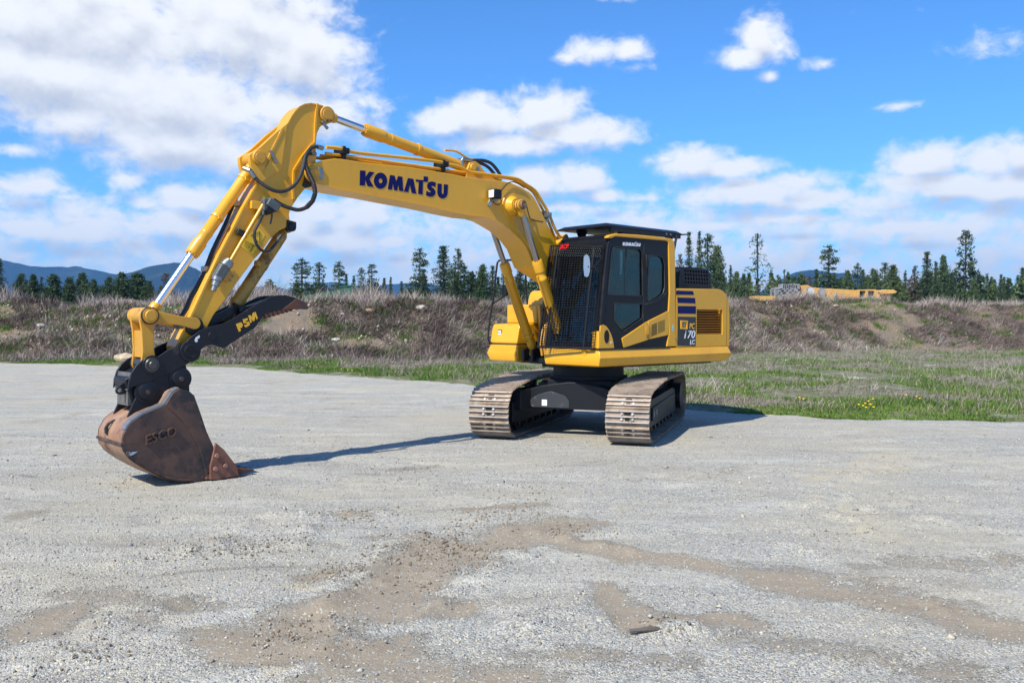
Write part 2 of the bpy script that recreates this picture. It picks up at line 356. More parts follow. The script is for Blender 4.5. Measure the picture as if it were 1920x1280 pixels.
# measured outlines in the machine's own side planes (metres: forward, up)
T = {"arm":[[5.559,3.525],[5.479,3.682],[5.395,3.841],[5.31,3.989],[5.262,4.076],[5.214,4.143],[5.159,4.202],[5.096,4.24],[5.012,4.264],[4.926,4.263],[4.855,4.259],[4.797,4.246],[4.753,4.222],[4.735,4.18],[4.746,4.127],[4.783,4.086],[4.841,4.058],[4.891,4.003],[4.927,3.934],[4.942,3.85],[4.946,3.672],[4.95,3.495],[4.921,3.422],[4.964,3.335],[5.092,3.252],[5.183,3.143],[5.279,3.003],[5.3,2.933],[5.287,2.847],[5.314,2.79],[5.422,2.738],[5.549,2.619],[5.635,2.492],[5.739,2.384],[5.937,2.124],[6.07,1.937],[6.216,1.753],[6.289,1.613],[6.373,1.41],[6.42,1.307],[6.485,1.262],[6.56,1.265],[6.611,1.312],[6.628,1.421],[6.482,1.707],[6.146,2.412],[5.997,2.694],[5.871,2.942],[5.685,3.269]],
"armbulge":[[5.823,3.599],[5.708,3.663],[5.597,3.757],[5.505,3.849],[5.438,3.926],[5.378,4.009]],
"armpins":[[4.801,4.163],[5.68,3.537],[4.971,3.448],[6.496,1.372],[6.448,1.665]],
"boom":[[5.108,3.441],[5.101,3.492],[5.009,3.559],[4.895,3.601],[4.74,3.643],[4.648,3.649],[4.269,3.644],[3.666,3.671],[3.127,3.666],[2.74,3.654],[2.383,3.658],[2.012,3.669],[1.901,3.666],[1.693,3.628],[1.519,3.569],[1.428,3.509],[1.319,3.376],[1.192,3.203],[1.023,2.979],[0.938,2.853],[0.741,2.523],[0.587,2.164],[0.501,1.799],[0.759,1.716],[1.046,1.994],[1.236,2.218],[1.412,2.493],[1.568,2.764],[1.701,2.882],[1.898,3.002],[2.086,3.072],[2.222,3.119],[2.382,3.143],[2.598,3.14],[2.969,3.166],[3.193,3.188],[3.394,3.205],[3.666,3.221],[4.219,3.258],[4.693,3.278],[4.967,3.319],[5.059,3.353]],
"boomweld":[[1.913,3.699],[3.195,4.029]],
"k_K":[[4.383,3.542],[4.304,3.547],[4.306,3.47],[4.25,3.543],[4.175,3.544],[4.246,3.451],[4.183,3.361],[4.273,3.359],[4.308,3.436],[4.311,3.364],[4.388,3.359]],
"k_O":[[3.984,3.459],[3.986,3.436],[3.994,3.414],[4.005,3.394],[4.021,3.376],[4.04,3.362],[4.061,3.352],[4.083,3.347],[4.105,3.347],[4.126,3.353],[4.145,3.363],[4.161,3.377],[4.172,3.395],[4.18,3.415],[4.182,3.437],[4.18,3.46],[4.172,3.482],[4.161,3.503],[4.145,3.52],[4.126,3.535],[4.105,3.545],[4.083,3.55],[4.061,3.55],[4.04,3.545],[4.021,3.535],[4.005,3.52],[3.993,3.502],[3.986,3.482]],
"k_Oh":[[4.056,3.451],[4.056,3.444],[4.058,3.437],[4.062,3.431],[4.066,3.426],[4.071,3.422],[4.077,3.419],[4.083,3.418],[4.09,3.418],[4.095,3.419],[4.101,3.422],[4.105,3.427],[4.108,3.432],[4.11,3.438],[4.111,3.444],[4.11,3.451],[4.108,3.458],[4.105,3.464],[4.101,3.469],[4.095,3.473],[4.09,3.476],[4.083,3.477],[4.077,3.477],[4.071,3.476],[4.066,3.473],[4.062,3.469],[4.058,3.463],[4.056,3.457]],
"k_M":[[3.941,3.535],[3.872,3.537],[3.845,3.465],[3.819,3.537],[3.752,3.536],[3.737,3.351],[3.801,3.353],[3.811,3.432],[3.831,3.351],[3.878,3.352],[3.896,3.436],[3.909,3.355],[3.975,3.353]],
"k_A":[[3.664,3.529],[3.58,3.528],[3.532,3.342],[3.606,3.343],[3.633,3.447],[3.659,3.349],[3.728,3.35]],
"k_T":[[3.54,3.526],[3.417,3.528],[3.413,3.581],[3.343,3.582],[3.349,3.512],[3.425,3.51],[3.431,3.341],[3.503,3.342],[3.493,3.498],[3.542,3.498]],
"k_S":[[3.216,3.522],[3.279,3.528],[3.328,3.514],[3.36,3.476],[3.358,3.442],[3.334,3.414],[3.299,3.4],[3.301,3.385],[3.323,3.381],[3.368,3.397],[3.379,3.34],[3.328,3.325],[3.268,3.331],[3.226,3.364],[3.22,3.408],[3.246,3.436],[3.281,3.45],[3.288,3.462],[3.274,3.472],[3.222,3.465]],
"k_U":[[3.186,3.512],[3.116,3.513],[3.119,3.405],[3.113,3.384],[3.102,3.379],[3.091,3.384],[3.086,3.404],[3.082,3.513],[3.013,3.515],[3.018,3.398],[3.035,3.356],[3.066,3.331],[3.102,3.321],[3.147,3.328],[3.178,3.351],[3.191,3.389]],
"cylA":[[4.719,4.2],[4.559,4.147],[4.182,4.059],[2.542,3.843],[2.465,3.845]],
"cylB":[[5.612,3.565],[5.693,3.381],[6.416,2.433],[6.858,1.74],[6.803,1.885]],
"cylT":[[5.268,2.785],[5.873,1.931],[5.931,1.791]],
"boomcyl_n":[[1.91,3.3],[1.644,2.572],[1.52,2.288]],
"boomcyl_f":[[1.539,2.963],[1.363,2.582],[1.153,2.156],[0.854,1.591],[0.725,1.197]],
"boompinface":[[1.858,3.346],[1.848,3.347]],
"sidelink":[[6.939,1.742],[6.498,1.682],[6.48,1.665],[6.933,1.753]],
"hlink":[[6.987,1.67],[6.899,1.663],[6.899,1.608],[6.886,1.468],[6.881,1.308],[6.874,1.238],[6.916,1.184],[6.99,1.193],[7.0,1.256],[6.976,1.31],[6.975,1.38],[6.984,1.532],[6.987,1.608]],
"hlinkpins":[[6.947,1.739],[6.915,1.234]],
"coupler":[[6.563,1.462],[6.642,1.438],[6.747,1.384],[6.858,1.31],[6.94,1.315],[7.007,1.286],[7.074,1.233],[7.121,1.16],[7.148,1.066],[7.155,0.977],[7.135,1.004],[6.735,1.131],[6.521,1.244],[6.471,1.307],[6.441,1.385],[6.463,1.435],[6.52,1.465]],
"couplerlow":[[7.171,1.087],[7.094,0.836],[7.019,0.803],[6.585,0.93],[6.515,1.127],[6.555,1.3],[6.973,1.2]],
"eyelug":[[7.151,1.059],[7.197,1.026],[7.227,1.0],[7.237,0.974],[7.227,0.946],[7.198,0.934],[7.165,0.936],[7.132,0.941]],
"eyehole":[[7.197,0.978]],
"ears":[[7.161,0.691],[7.088,0.864],[7.021,0.998],[6.994,1.032],[6.953,1.042],[6.719,1.137],[6.64,1.168],[6.589,1.166],[6.535,1.13],[6.523,1.096],[6.518,0.93],[6.505,0.815],[6.721,0.715],[6.86,0.725],[7.012,0.68]],
"earpins":[[6.967,0.943],[6.619,1.063]],
"bucket":[[6.714,0.976],[6.608,0.942],[6.559,0.896],[6.496,0.717],[6.425,0.5],[6.382,0.375],[6.353,0.337],[6.371,0.168],[6.407,0.001],[6.506,-0.01],[6.599,-0.009],[6.67,-0.0],[6.739,0.014],[6.876,0.058],[6.976,0.119],[7.075,0.185],[7.169,0.255],[7.23,0.315],[7.276,0.386],[7.286,0.448],[7.283,0.506],[7.275,0.548],[7.254,0.584],[7.228,0.629],[7.189,0.672],[7.085,0.737],[6.939,0.789],[6.864,0.819],[6.814,0.887],[6.782,0.936]],
"bktridge":[[6.863,0.815],[6.776,0.732],[6.683,0.631],[6.6,0.513],[6.527,0.378],[6.482,0.238],[6.454,0.122],[6.431,0.006]],
"cutter":[[6.344,0.389],[6.251,0.301],[6.102,0.097],[6.089,0.009],[6.32,-0.012],[6.407,-0.002],[6.406,0.14],[6.362,0.311]],
"bolts":[[6.339,0.246],[6.245,0.131],[6.354,0.108]],
"tooth":[[6.12,0.088],[5.879,0.011],[6.059,-0.024]],
"esco":[[7.06,0.429],[6.741,0.504],[7.049,0.406]],
"thumb":[[6.625,1.383],[6.538,1.495],[6.415,1.585],[6.304,1.628],[6.139,1.665],[6.047,1.708],[5.853,1.828],[5.732,1.897],[5.586,1.969],[5.497,1.986],[5.403,1.991],[5.261,1.958],[5.165,1.915],[5.13,1.885],[5.102,1.841],[5.137,1.828],[5.32,1.834],[5.446,1.821],[5.57,1.787],[5.694,1.732],[5.773,1.619],[5.893,1.547],[6.048,1.451],[6.125,1.402],[6.165,1.397],[6.201,1.409],[6.276,1.434],[6.335,1.426],[6.403,1.379],[6.462,1.317],[6.531,1.296],[6.605,1.315]],
"thumbpin":[[6.514,1.365],[6.276,1.527]],
"psmP":[[6.006,1.657],[5.945,1.677],[5.924,1.653],[5.935,1.618],[5.958,1.612],[5.946,1.583],[5.971,1.572]],
"psmS":[[5.926,1.709],[5.869,1.724],[5.863,1.701],[5.897,1.69],[5.887,1.679],[5.849,1.686],[5.843,1.645],[5.889,1.62],[5.909,1.634],[5.906,1.646],[5.873,1.653],[5.877,1.664],[5.916,1.666]],
"psmM":[[5.861,1.753],[5.833,1.757],[5.814,1.731],[5.808,1.78],[5.773,1.793],[5.746,1.72],[5.763,1.709],[5.778,1.746],[5.786,1.694],[5.806,1.69],[5.829,1.72],[5.818,1.679],[5.834,1.668]],
"thumblink":[[6.461,1.665],[6.39,1.723],[6.284,1.723],[6.121,1.788],[5.954,1.873],[5.891,1.82],[5.998,1.724],[6.152,1.665],[6.272,1.607],[6.362,1.573],[6.432,1.596]],
"swipe":[[6.416,1.539],[6.456,1.514],[6.471,1.482],[6.456,1.461],[6.434,1.471],[6.441,1.492],[6.412,1.514]],
"valve":[[5.621,3.05],[5.49,2.971],[5.575,2.969],[5.634,3.085],[5.496,2.976],[5.659,3.112],[5.516,2.999],[5.692,3.001]],
"pipe1":[[5.643,3.025],[6.057,2.33]],
"clampA":[[5.938,2.685],[5.843,2.65]],
"valve2":[[6.118,2.304],[6.204,2.149],[6.228,2.078],[5.996,2.174],[6.058,2.113],[6.02,2.208]],
"hose1":[[5.787,3.38],[5.743,3.302],[5.672,3.238],[5.588,3.181],[5.496,3.163],[5.403,3.188],[5.322,3.245],[5.254,3.333],[5.206,3.437],[5.164,3.565],[5.122,3.657],[5.046,3.73],[4.954,3.758],[4.875,3.753]],
"hose2":[[5.536,3.072],[5.444,3.02],[5.343,2.986],[5.255,2.976],[5.159,3.015],[5.089,3.09],[5.054,3.187],[5.068,3.297],[5.123,3.416],[5.157,3.517],[5.15,3.592],[5.102,3.648],[5.018,3.681],[4.947,3.681]],
"hose3":[[5.661,2.892],[5.725,2.803],[5.777,2.704],[5.784,2.626],[5.758,2.55],[5.701,2.488],[5.623,2.48],[5.545,2.527],[5.478,2.61],[5.425,2.687]],
"lever":[[5.596,2.928],[5.583,2.881],[5.603,2.789]],
"blackhose":[[5.801,3.25],[5.814,3.17],[5.872,3.02],[5.974,2.782],[6.124,2.474],[6.205,2.268],[6.297,2.082],[6.381,1.934],[6.429,1.822],[6.482,1.734]],
"sticker":[[5.673,2.744],[5.601,2.67],[5.758,2.437],[5.91,2.536],[5.833,2.636],[5.757,2.689]],
"tri":[[5.667,2.708],[5.777,2.658],[5.674,2.58]],
"sthand":[[5.745,2.546],[5.784,2.471],[5.809,2.53],[5.784,2.513]],
"bp1":[[4.823,3.773],[4.735,3.779],[4.61,3.783],[4.543,3.779],[4.376,3.762],[3.672,3.793],[3.102,3.81],[3.012,3.792],[2.885,3.794],[2.755,3.781],[2.605,3.741],[2.414,3.741],[1.917,3.746],[1.7,3.74],[1.552,3.687],[1.359,3.614],[1.238,3.494],[1.07,3.296],[0.945,3.091],[0.796,2.925]],
"bp2":[[4.797,3.71],[4.575,3.713],[4.113,3.72],[3.452,3.727],[3.012,3.73],[2.547,3.734],[1.854,3.746],[1.667,3.721],[1.486,3.663],[1.313,3.588],[1.18,3.419],[1.034,3.233],[0.897,3.004],[0.805,2.873]],
"bclamps":[[4.565,3.763],[3.03,3.79],[1.082,3.279]],
"boomtopbr":[[2.58,3.78],[2.523,3.875],[2.426,3.902],[2.319,3.848],[2.151,3.785]],
"khose1":[[2.583,3.92],[2.458,3.928],[2.264,3.952],[2.115,3.934],[2.014,3.87],[1.932,3.789]],
"khose2":[[2.501,3.921],[2.326,3.935],[2.178,3.931],[2.048,3.887],[1.946,3.807]],
"worklight":[[2.34,3.507],[2.183,3.538],[2.173,3.42],[2.33,3.398],[2.281,3.351]],
"wlwire":[[2.079,3.524],[1.968,3.633],[1.866,3.674],[1.763,3.663],[1.627,3.616]],
"pinwire":[[1.736,3.357],[1.673,3.401],[1.631,3.412],[1.599,3.324],[1.556,3.212],[1.513,3.17],[1.276,3.15]],
"boomring":[[1.881,3.343]],
"kplate":[[4.934,3.438],[4.916,3.44]],
"bosstip":[[5.041,3.423]],
"skirt":[[1.14,1.294],[-1.973,1.302],[1.144,1.181],[-2.065,1.188],[1.143,1.067],[-2.048,1.136]],
"win1":[[0.813,2.748],[0.253,2.749],[0.204,2.715],[0.183,2.074],[0.957,2.075],[0.875,2.695]],
"win2":[[0.841,1.972],[0.173,1.974],[0.156,1.716],[0.674,1.464],[0.838,1.626]],
"win3":[[-0.009,2.708],[-0.262,2.713],[-0.353,2.68],[-0.349,2.275],[-0.252,2.197],[-0.029,2.144],[0.009,2.171]],
"cabside":[[0.929,2.877],[-0.411,2.91],[-0.445,2.126],[-0.409,1.841],[-0.428,1.49],[-0.384,1.314],[1.127,1.312],[1.091,1.635],[1.018,2.337]],
"cabroof":[[0.983,2.882],[0.796,2.948],[0.34,2.965],[-0.124,2.966],[-0.488,2.962],[-0.576,2.815],[-0.599,2.015],[-0.62,1.316],[-0.384,1.314],[-0.443,1.519],[-0.424,1.841],[-0.445,2.126],[-0.411,2.91],[-0.365,2.926],[0.89,2.88]],
"swoosh1":[[0.652,1.455],[0.083,1.698],[0.066,1.426],[0.604,1.321]],
"swoosh2":[[0.063,1.704],[-0.424,1.86],[-0.428,1.496],[0.048,1.433]],
"quarter":[[1.096,1.635],[0.985,1.63],[0.878,1.59],[0.802,1.483],[0.755,1.313],[1.119,1.315]],
"qcirc":[[0.984,1.485],[1.042,1.486],[0.985,1.573]],
"quarter2":[[1.156,1.635],[1.096,1.635],[1.119,1.315],[1.213,1.317]],
"vent":[[-0.005,1.661],[-0.183,1.712],[-0.41,1.769],[-0.412,1.566],[-0.185,1.524],[-0.007,1.485]],
"vlines":[[-0.005,1.661],[-0.379,1.765],[-0.007,1.494],[-0.381,1.604]],
"handle":[[0.141,1.646],[0.039,1.659],[0.028,1.494],[0.125,1.486]],
"hood":[[-0.621,2.207],[-1.712,2.226],[-1.924,2.181],[-2.033,2.04],[-2.069,1.63],[-2.045,1.301],[-0.638,1.314]],
"louver":[[-1.15,1.887],[-1.847,1.891],[-1.846,1.496],[-1.155,1.501]],
"s1":[[-0.615,2.172],[-1.038,2.175],[-1.064,2.117],[-0.61,2.111]],
"s2":[[-0.629,2.069],[-1.091,2.071],[-1.106,1.985],[-0.649,1.985]],
"s3":[[-0.656,1.939],[-1.116,1.942],[-1.118,1.822],[-0.657,1.822]],
"bb":[[-0.658,1.776],[-1.118,1.773],[-1.115,1.313],[-0.657,1.329]],
"hh":[[-0.715,1.719],[-0.898,1.713],[-0.893,1.574],[-0.717,1.584]],
"tPC":[[-0.948,1.583],[-1.094,1.588],[-0.953,1.675]],
"t170":[[-0.821,1.438],[-1.106,1.435],[-0.851,1.56]],
"tLC":[[-0.967,1.343],[-1.098,1.341],[-0.982,1.417]],
"tKom":[[0.631,2.784],[0.233,2.79],[0.632,2.843]],
"seam":[[-1.967,2.162],[-1.98,1.302]],
"fops":[[0.901,3.084],[-0.829,3.065],[-0.828,3.098]],
"fopsr":[[0.896,3.077],[0.862,3.079]],
"fops2":[[0.901,3.042],[-0.761,3.035]],
"guardL":[[1.075,2.818],[1.233,1.312]],
"guardR":[[0.977,2.732],[1.167,1.313]],
"guardM":[[1.024,2.834],[0.911,2.841],[0.959,1.309]],
"exh0.7":[[-1.332,2.577],[-1.336,2.261],[-1.382,2.573],[-2.111,2.579],[-2.275,2.479],[-2.296,2.271]],
"exh0.3":[[-1.864,2.617],[-1.868,2.287],[-1.916,2.613],[-2.678,2.619],[-2.849,2.515],[-2.871,2.297]],
"exh0":[[-2.262,2.647],[-2.266,2.306],[-2.316,2.643],[-3.103,2.649],[-3.28,2.542],[-3.303,2.317]],
"exh-0.3":[[-2.66,2.677],[-2.665,2.325],[-2.716,2.673],[-3.528,2.68],[-3.711,2.569],[-3.735,2.337]],
"tb_front":[[0.922,1.648],[0.92,1.312],[0.919,1.086],[0.605,1.077]],
"tb_fl":[[0.987,1.584],[1.009,1.325],[1.009,1.152]],
"tb2":[[0.716,1.973],[0.714,1.646]],
"tb2b":[[0.504,1.972],[0.502,1.648]],
"tb3":[[0.741,1.967],[0.695,2.094],[0.625,2.197],[0.53,2.055]],
"rail":[[0.964,1.325],[1.044,1.369],[1.045,1.481],[1.0,1.8],[0.943,2.016],[0.882,2.631],[0.825,2.677],[0.679,2.675],[0.429,2.71]],
"rail2":[[0.943,1.956],[0.653,2.135]],
"mirror":[[1.471,2.606],[1.352,2.561],[1.339,2.341],[1.383,2.317],[1.469,2.358]],
"sheet":[[1.26,2.746]],
"flback":[[4.931,4.274],[4.948,4.171],[4.963,3.985],[4.967,3.843],[4.97,3.808],[5.027,3.756],[5.14,3.609],[5.226,3.474],[5.244,3.441],[5.248,3.323],[5.258,3.229],[5.252,3.111]],
"grease_shade":[[5.091,3.478],[4.978,3.466],[4.95,3.368],[5.0,3.287],[5.092,3.258],[5.134,3.285],[5.105,3.37]],
"stiff":[[5.386,3.914],[5.445,3.79],[5.512,3.659],[5.571,3.53]],
"ring":[[7.17,0.659],[7.227,0.655],[7.286,0.623],[7.314,0.574],[7.311,0.522],[7.274,0.484],[7.255,0.424],[7.248,0.458],[7.254,0.517],[7.277,0.543],[7.278,0.584],[7.253,0.617],[7.207,0.631]],
"paint":[[7.249,0.378],[7.195,0.366],[7.133,0.366],[7.182,0.338],[7.234,0.32],[7.243,0.344]]}
T = {k: [tuple(p) for p in v] for k, v in T.items()}
# ================================================================ the excavator
# frame: x forward from the swing centre, y to the operator's left, z up (metres)
TX, TY, YT, YH = 1.2187, 13.8382, -1.8919, -2.4021
EX = empty('excavator', (TX, TY, 0), YH)
tag(EX, 'yellow crawler excavator with black cab and its bucket resting on the gravel', 'excavator')
def P3(name, y): return [(a, y, b) for a, b in T[name]]
def lat(p, y): return (p[0], y, p[1])
# ---- undercarriage (turned against the house)
XT = Matrix.Rotation(YT-YH, 4, 'Z')
def under():
    m = MB(XT)
    m.box(-.62, .62, -.50, .50, .40, .80)
    for sx in (1, -1):
        for sy in (1, -1):
            # box-section leg from the centre body out to the track frame
            a = [(sx*.30, sy*.45), (sx*.62, sy*.30), (sx*1.28, sy*.72), (sx*1.28, sy*1.02), (sx*.62, sy*1.02)]
            lo, hi = .36, .66
            v = [(x, y, lo+.02*abs(y)) for x, y in a] + [(x, y, hi + .12*(1-min(1, abs(y)/.8))) for x, y in a]
            n = 5; m.add(v, [tuple(range(n)), tuple(n+i for i in range(n))] + [(i, (i+1) % n, n+(i+1) % n, n+i) for i in range(n)])
    o = m.build('undercarriage_frame', BLK, EX, bevel=.012)
    # front cross plate with its inspection cover and small white tag
    m = MB(XT); m.prism([(-.86, .40), (-.86, .62), (-.45, .74), (-.05, .80), (.05, .80), (.45, .74), (.86, .62), (.86, .40)], 1.14, 1.17, fn=lambda a, d, b: (d-.06, a, b))
    m.build('cross_plate', BLK, EX, bevel=.006)
    m = MB(XT); m.prism([(-.62, .42), (-.62, .53), (-.50, .61), (-.30, .66), (-.08, .60), (-.02, .52), (-.02, .42)], 1.112, 1.122, fn=lambda a, d, b: (d, a, b))
    m.build('cover_plate', M('grey_cover_plate', (.035, .037, .042), .4, dirt=(.1, .1, .1), dscale=9), EX, bevel=.003)
    m = MB(XT); m.box(1.1225, 1.126, -.44, -.36, .445, .535); m.build('paper_tag', WHT, EX)
    m = MB(); m.lathe((0, 0, .80), (0, 0, 1.12), [(0, .62), (.05, .62), (.05, .56), (.20, .56), (.20, .64), (.32, .64)], 48)
    m.build('swing_bearing', BLK, EX)
under()
PATH = []
def belt_path():
    pts = []
    cx, cz, r = 1.585, .385, .345
    rx, rz, rr = -1.60, .425, .385
    for i in range(25):                                   # idler, from bottom round the front to the top
        a = -math.pi/2 + math.pi*i/24; pts.append((cx+r*math.cos(a), cz+r*math.sin(a)))
    pts += [(1.2, .765), (.75, .80), (.3, .815), (-.2, .815), (-.7, .808), (-1.2, .81)]
    for i in range(25):
        a = math.pi/2 + math.pi*i/24; pts.append((rx+rr*math.cos(a), rz+rr*math.sin(a)))
    pts += [(-1.25, .04), (1.3, .04)]
    return pts
def sample(pts, n):
    P = [Vector((a, 0, b)) for a, b in pts]; P.append(P[0]); L = [0]
    for i in range(1, len(P)): L.append(L[-1]+(P[i]-P[i-1]).length)
    out = []
    for k in range(n):
        s = L[-1]*k/n
        for i in range(1, len(P)):
            if L[i] >= s: break
        t = (s-L[i-1])/max(1e-9, L[i]-L[i-1]); out.append(P[i-1].lerp(P[i], t))
    return out, L[-1]
def track(sy):
    cy = sy*.995
    body = empty('crawler_track'); body.parent = EX
    pts = belt_path(); NS = 38; c, L = sample(pts, NS); pitch = L/NS
    m = MB(XT); ch = MB(XT)
    for i in range(NS):
        p = c[i]; q = c[(i+1) % NS]; t = (q-p).normalized(); nrm = Vector((t.z, 0, -t.x))
        mid = (p+q)/2; hl = (q-p).length/2
        g0 = hl*.667
        prof = [(-hl+.003, 0), (-hl+.003, .004), (-g0-.010, .004), (-g0-.007, .036), (-g0+.007, .036), (-g0+.012, .004), (-.010, .004), (-.007, .034), (.007, .034), (.012, .004), (g0-.010, .004), (g0-.007, .034), (g0+.007, .034), (g0+.012, .004), (hl-.004, .004), (hl-.004, -.006), (-hl+.004, -.006)]
        def fn(a, d, b, mid=mid, t=t, nrm=nrm): w = mid + t*a + nrm*b; return (w.x, d, w.z)
        m.prism(prof, cy-.30, cy+.30, fn=fn)
        # worn bright grouser tops
        for g in ((-g0-.006, -g0+.006, .0365), (-.006, .006, .0345), (g0-.006, g0+.006, .0345)):
            m.add([fn(g[0], y, g[2]) for y in (cy-.295, cy+.295)] + [fn(g[1], y, g[2]) for y in (cy+.295, cy-.295)], [(0, 1, 2, 3)], 1)
        for dy in (-.075, .075):                               # shoe bolts
            for a in (-hl*.33, hl*.33):
                w = [fn(a, cy+dy, .003), fn(a, cy+dy, .022)]
                if (i % 3) or a < 0: m.lathe(w[0], w[1], [(0, .020), (.016, .020), (.022, .013)], 8, 1)
        m.add([fn(a, cy+y, .0052) for a, y in ((hl*.16, -.045), (hl*.16, .045), (hl*.50, .045), (hl*.50, -.045))], [(0, 1, 2, 3)], 2)
        m.add([fn(a, cy+y, .0052) for a, y in ((-hl*.5, -.03), (-hl*.5, .03), (-hl*.18, .03), (-hl*.18, -.03))], [(0, 1, 2, 3)], 2)
        lp = [(-hl, -.01), (hl, -.01), (hl, -.06), (hl*.5, -.085), (-hl*.5, -.085), (-hl, -.06)]
        for dy in (-.10, .07): ch.prism(lp, cy+dy, cy+dy+.03, fn=fn)
    m.build('shoe_belt', [SHOE, GROU, DARK], body, smooth=0)
    ch.build('link_chain', LINK, body, smooth=0)
    f = MB(XT)
    o = [(1.42, .22), (1.42, .50), (1.05, .58), (-1.05, .60), (-1.30, .56), (-1.42, .22), (-1.2, .19), (1.2, .19)]
    f.prism(o, cy-.20, cy+.20); f.prism([(1.15, .28), (1.15, .47), (-1.1, .50), (-1.1, .28)], cy+sy*.20, cy+sy*.225)
    f.box(-.1, .05, cy-.06, cy+.06, .6, .70)
    f.build('track_frame', BLK, body, bevel=.01)
    s = MB(XT); s.pin(1.585, .385, cy-.11, cy+.11, .285, 40); s.pin(1.585, .385, cy-.17, cy+.17, .12); s.build('idler_wheel', LINK, body)
    s = MB(XT); s.pin(-1.60, .425, cy-.04, cy+.04, .33, 42)
    for i in range(21):
        a = 2*math.pi*i/21; s.box(-.03, .03, -.03, .03, -.04, .04) if False else None
        x, z = -1.60+.345*math.cos(a), .425+.345*math.sin(a); s.prism([(x-.02, z-.02), (x+.02, z-.02), (x+.02, z+.02), (x-.02, z+.02)], cy-.03, cy+.03)
    s.pin(-1.60, .425, cy-.24, cy+.27, .22, 36); s.build('drive_sprocket', BLK, body)
    for j in range(7):
        x = -1.05+.35*j; s = MB(XT); s.pin(x, .165, cy-.15, cy+.15, .085, 20); s.pin(x, .165, cy-.19, cy+.19, .05, 14); s.build('track_roller', LINK, body)
    s = MB(XT); s.pin(-.02, .70, cy-.12, cy+.12, .06, 18); s.build('carrier_roller', LINK, body)
    if sy > 0:
        s = MB(XT); s.box(1.02, 1.035, cy+.2255, cy+.228, .33, .41); s.box(.80, .815, cy+.2255, cy+.228, .34, .42); s.build('white_mark', WHT, body)
    return body
track(1); track(-1)
# ---- revolving deck
def deck():
    m = MB()
    # side skirt profile swept along the left side and across the front (drawn as x outline rings)
    xr, xf = -2.0, 1.14
    def ring(off, z): return [(xf+off*.7, 1.25+off, z), (xr-off*.9, 1.25+off, z), (xr-.3, .0, z), (xr-off*.9, -1.25-off, z), (xf-.15+off*.7, -1.25-off, z), (xf-.15+off*.7, -.60, z), (.55, -.55, z), (.55, .16, z), (xf+.07+off*.7, .25, z)]
    rings = [ring(0, 1.298), ring(.045, 1.185), ring(.0, 1.068), ring(-.12, 1.05)]
    v = [p for r in rings for p in r]; n = len(rings[0]); f = []
    for j in range(3):
        for i in range(n): f.append((j*n+i, j*n+(i+1) % n, (j+1)*n+(i+1) % n, (j+1)*n+i))
    f.append(tuple(range(n))); f.append(tuple(reversed([3*n+i for i in range(n)])))
    m.add(v, f); m.build('deck_skirt', YEL, EX, bevel=.008)
    m = MB(); m.box(-1.9, .54, -1.0, 1.0, 1.02, 1.31); m.box(.0, .62, -.42, .12, .98, 1.25); m.build('deck_frame', BLK, EX)
    m = MB()                                             # two wedge steps on the front ledge
    for y in (.42, .98): m.prism([(1.13, 1.30), (1.2, 1.30), (1.18, 1.20), (1.14, 1.20)], y-.02, y+.06)
    m.build('ledge_step', YEL, EX, bevel=.004)
    m = MB(); m.box(-.45, 1.16, .24, 1.262, 1.299, 1.316); m.build('rubber_seal', RUB, EX)
deck()
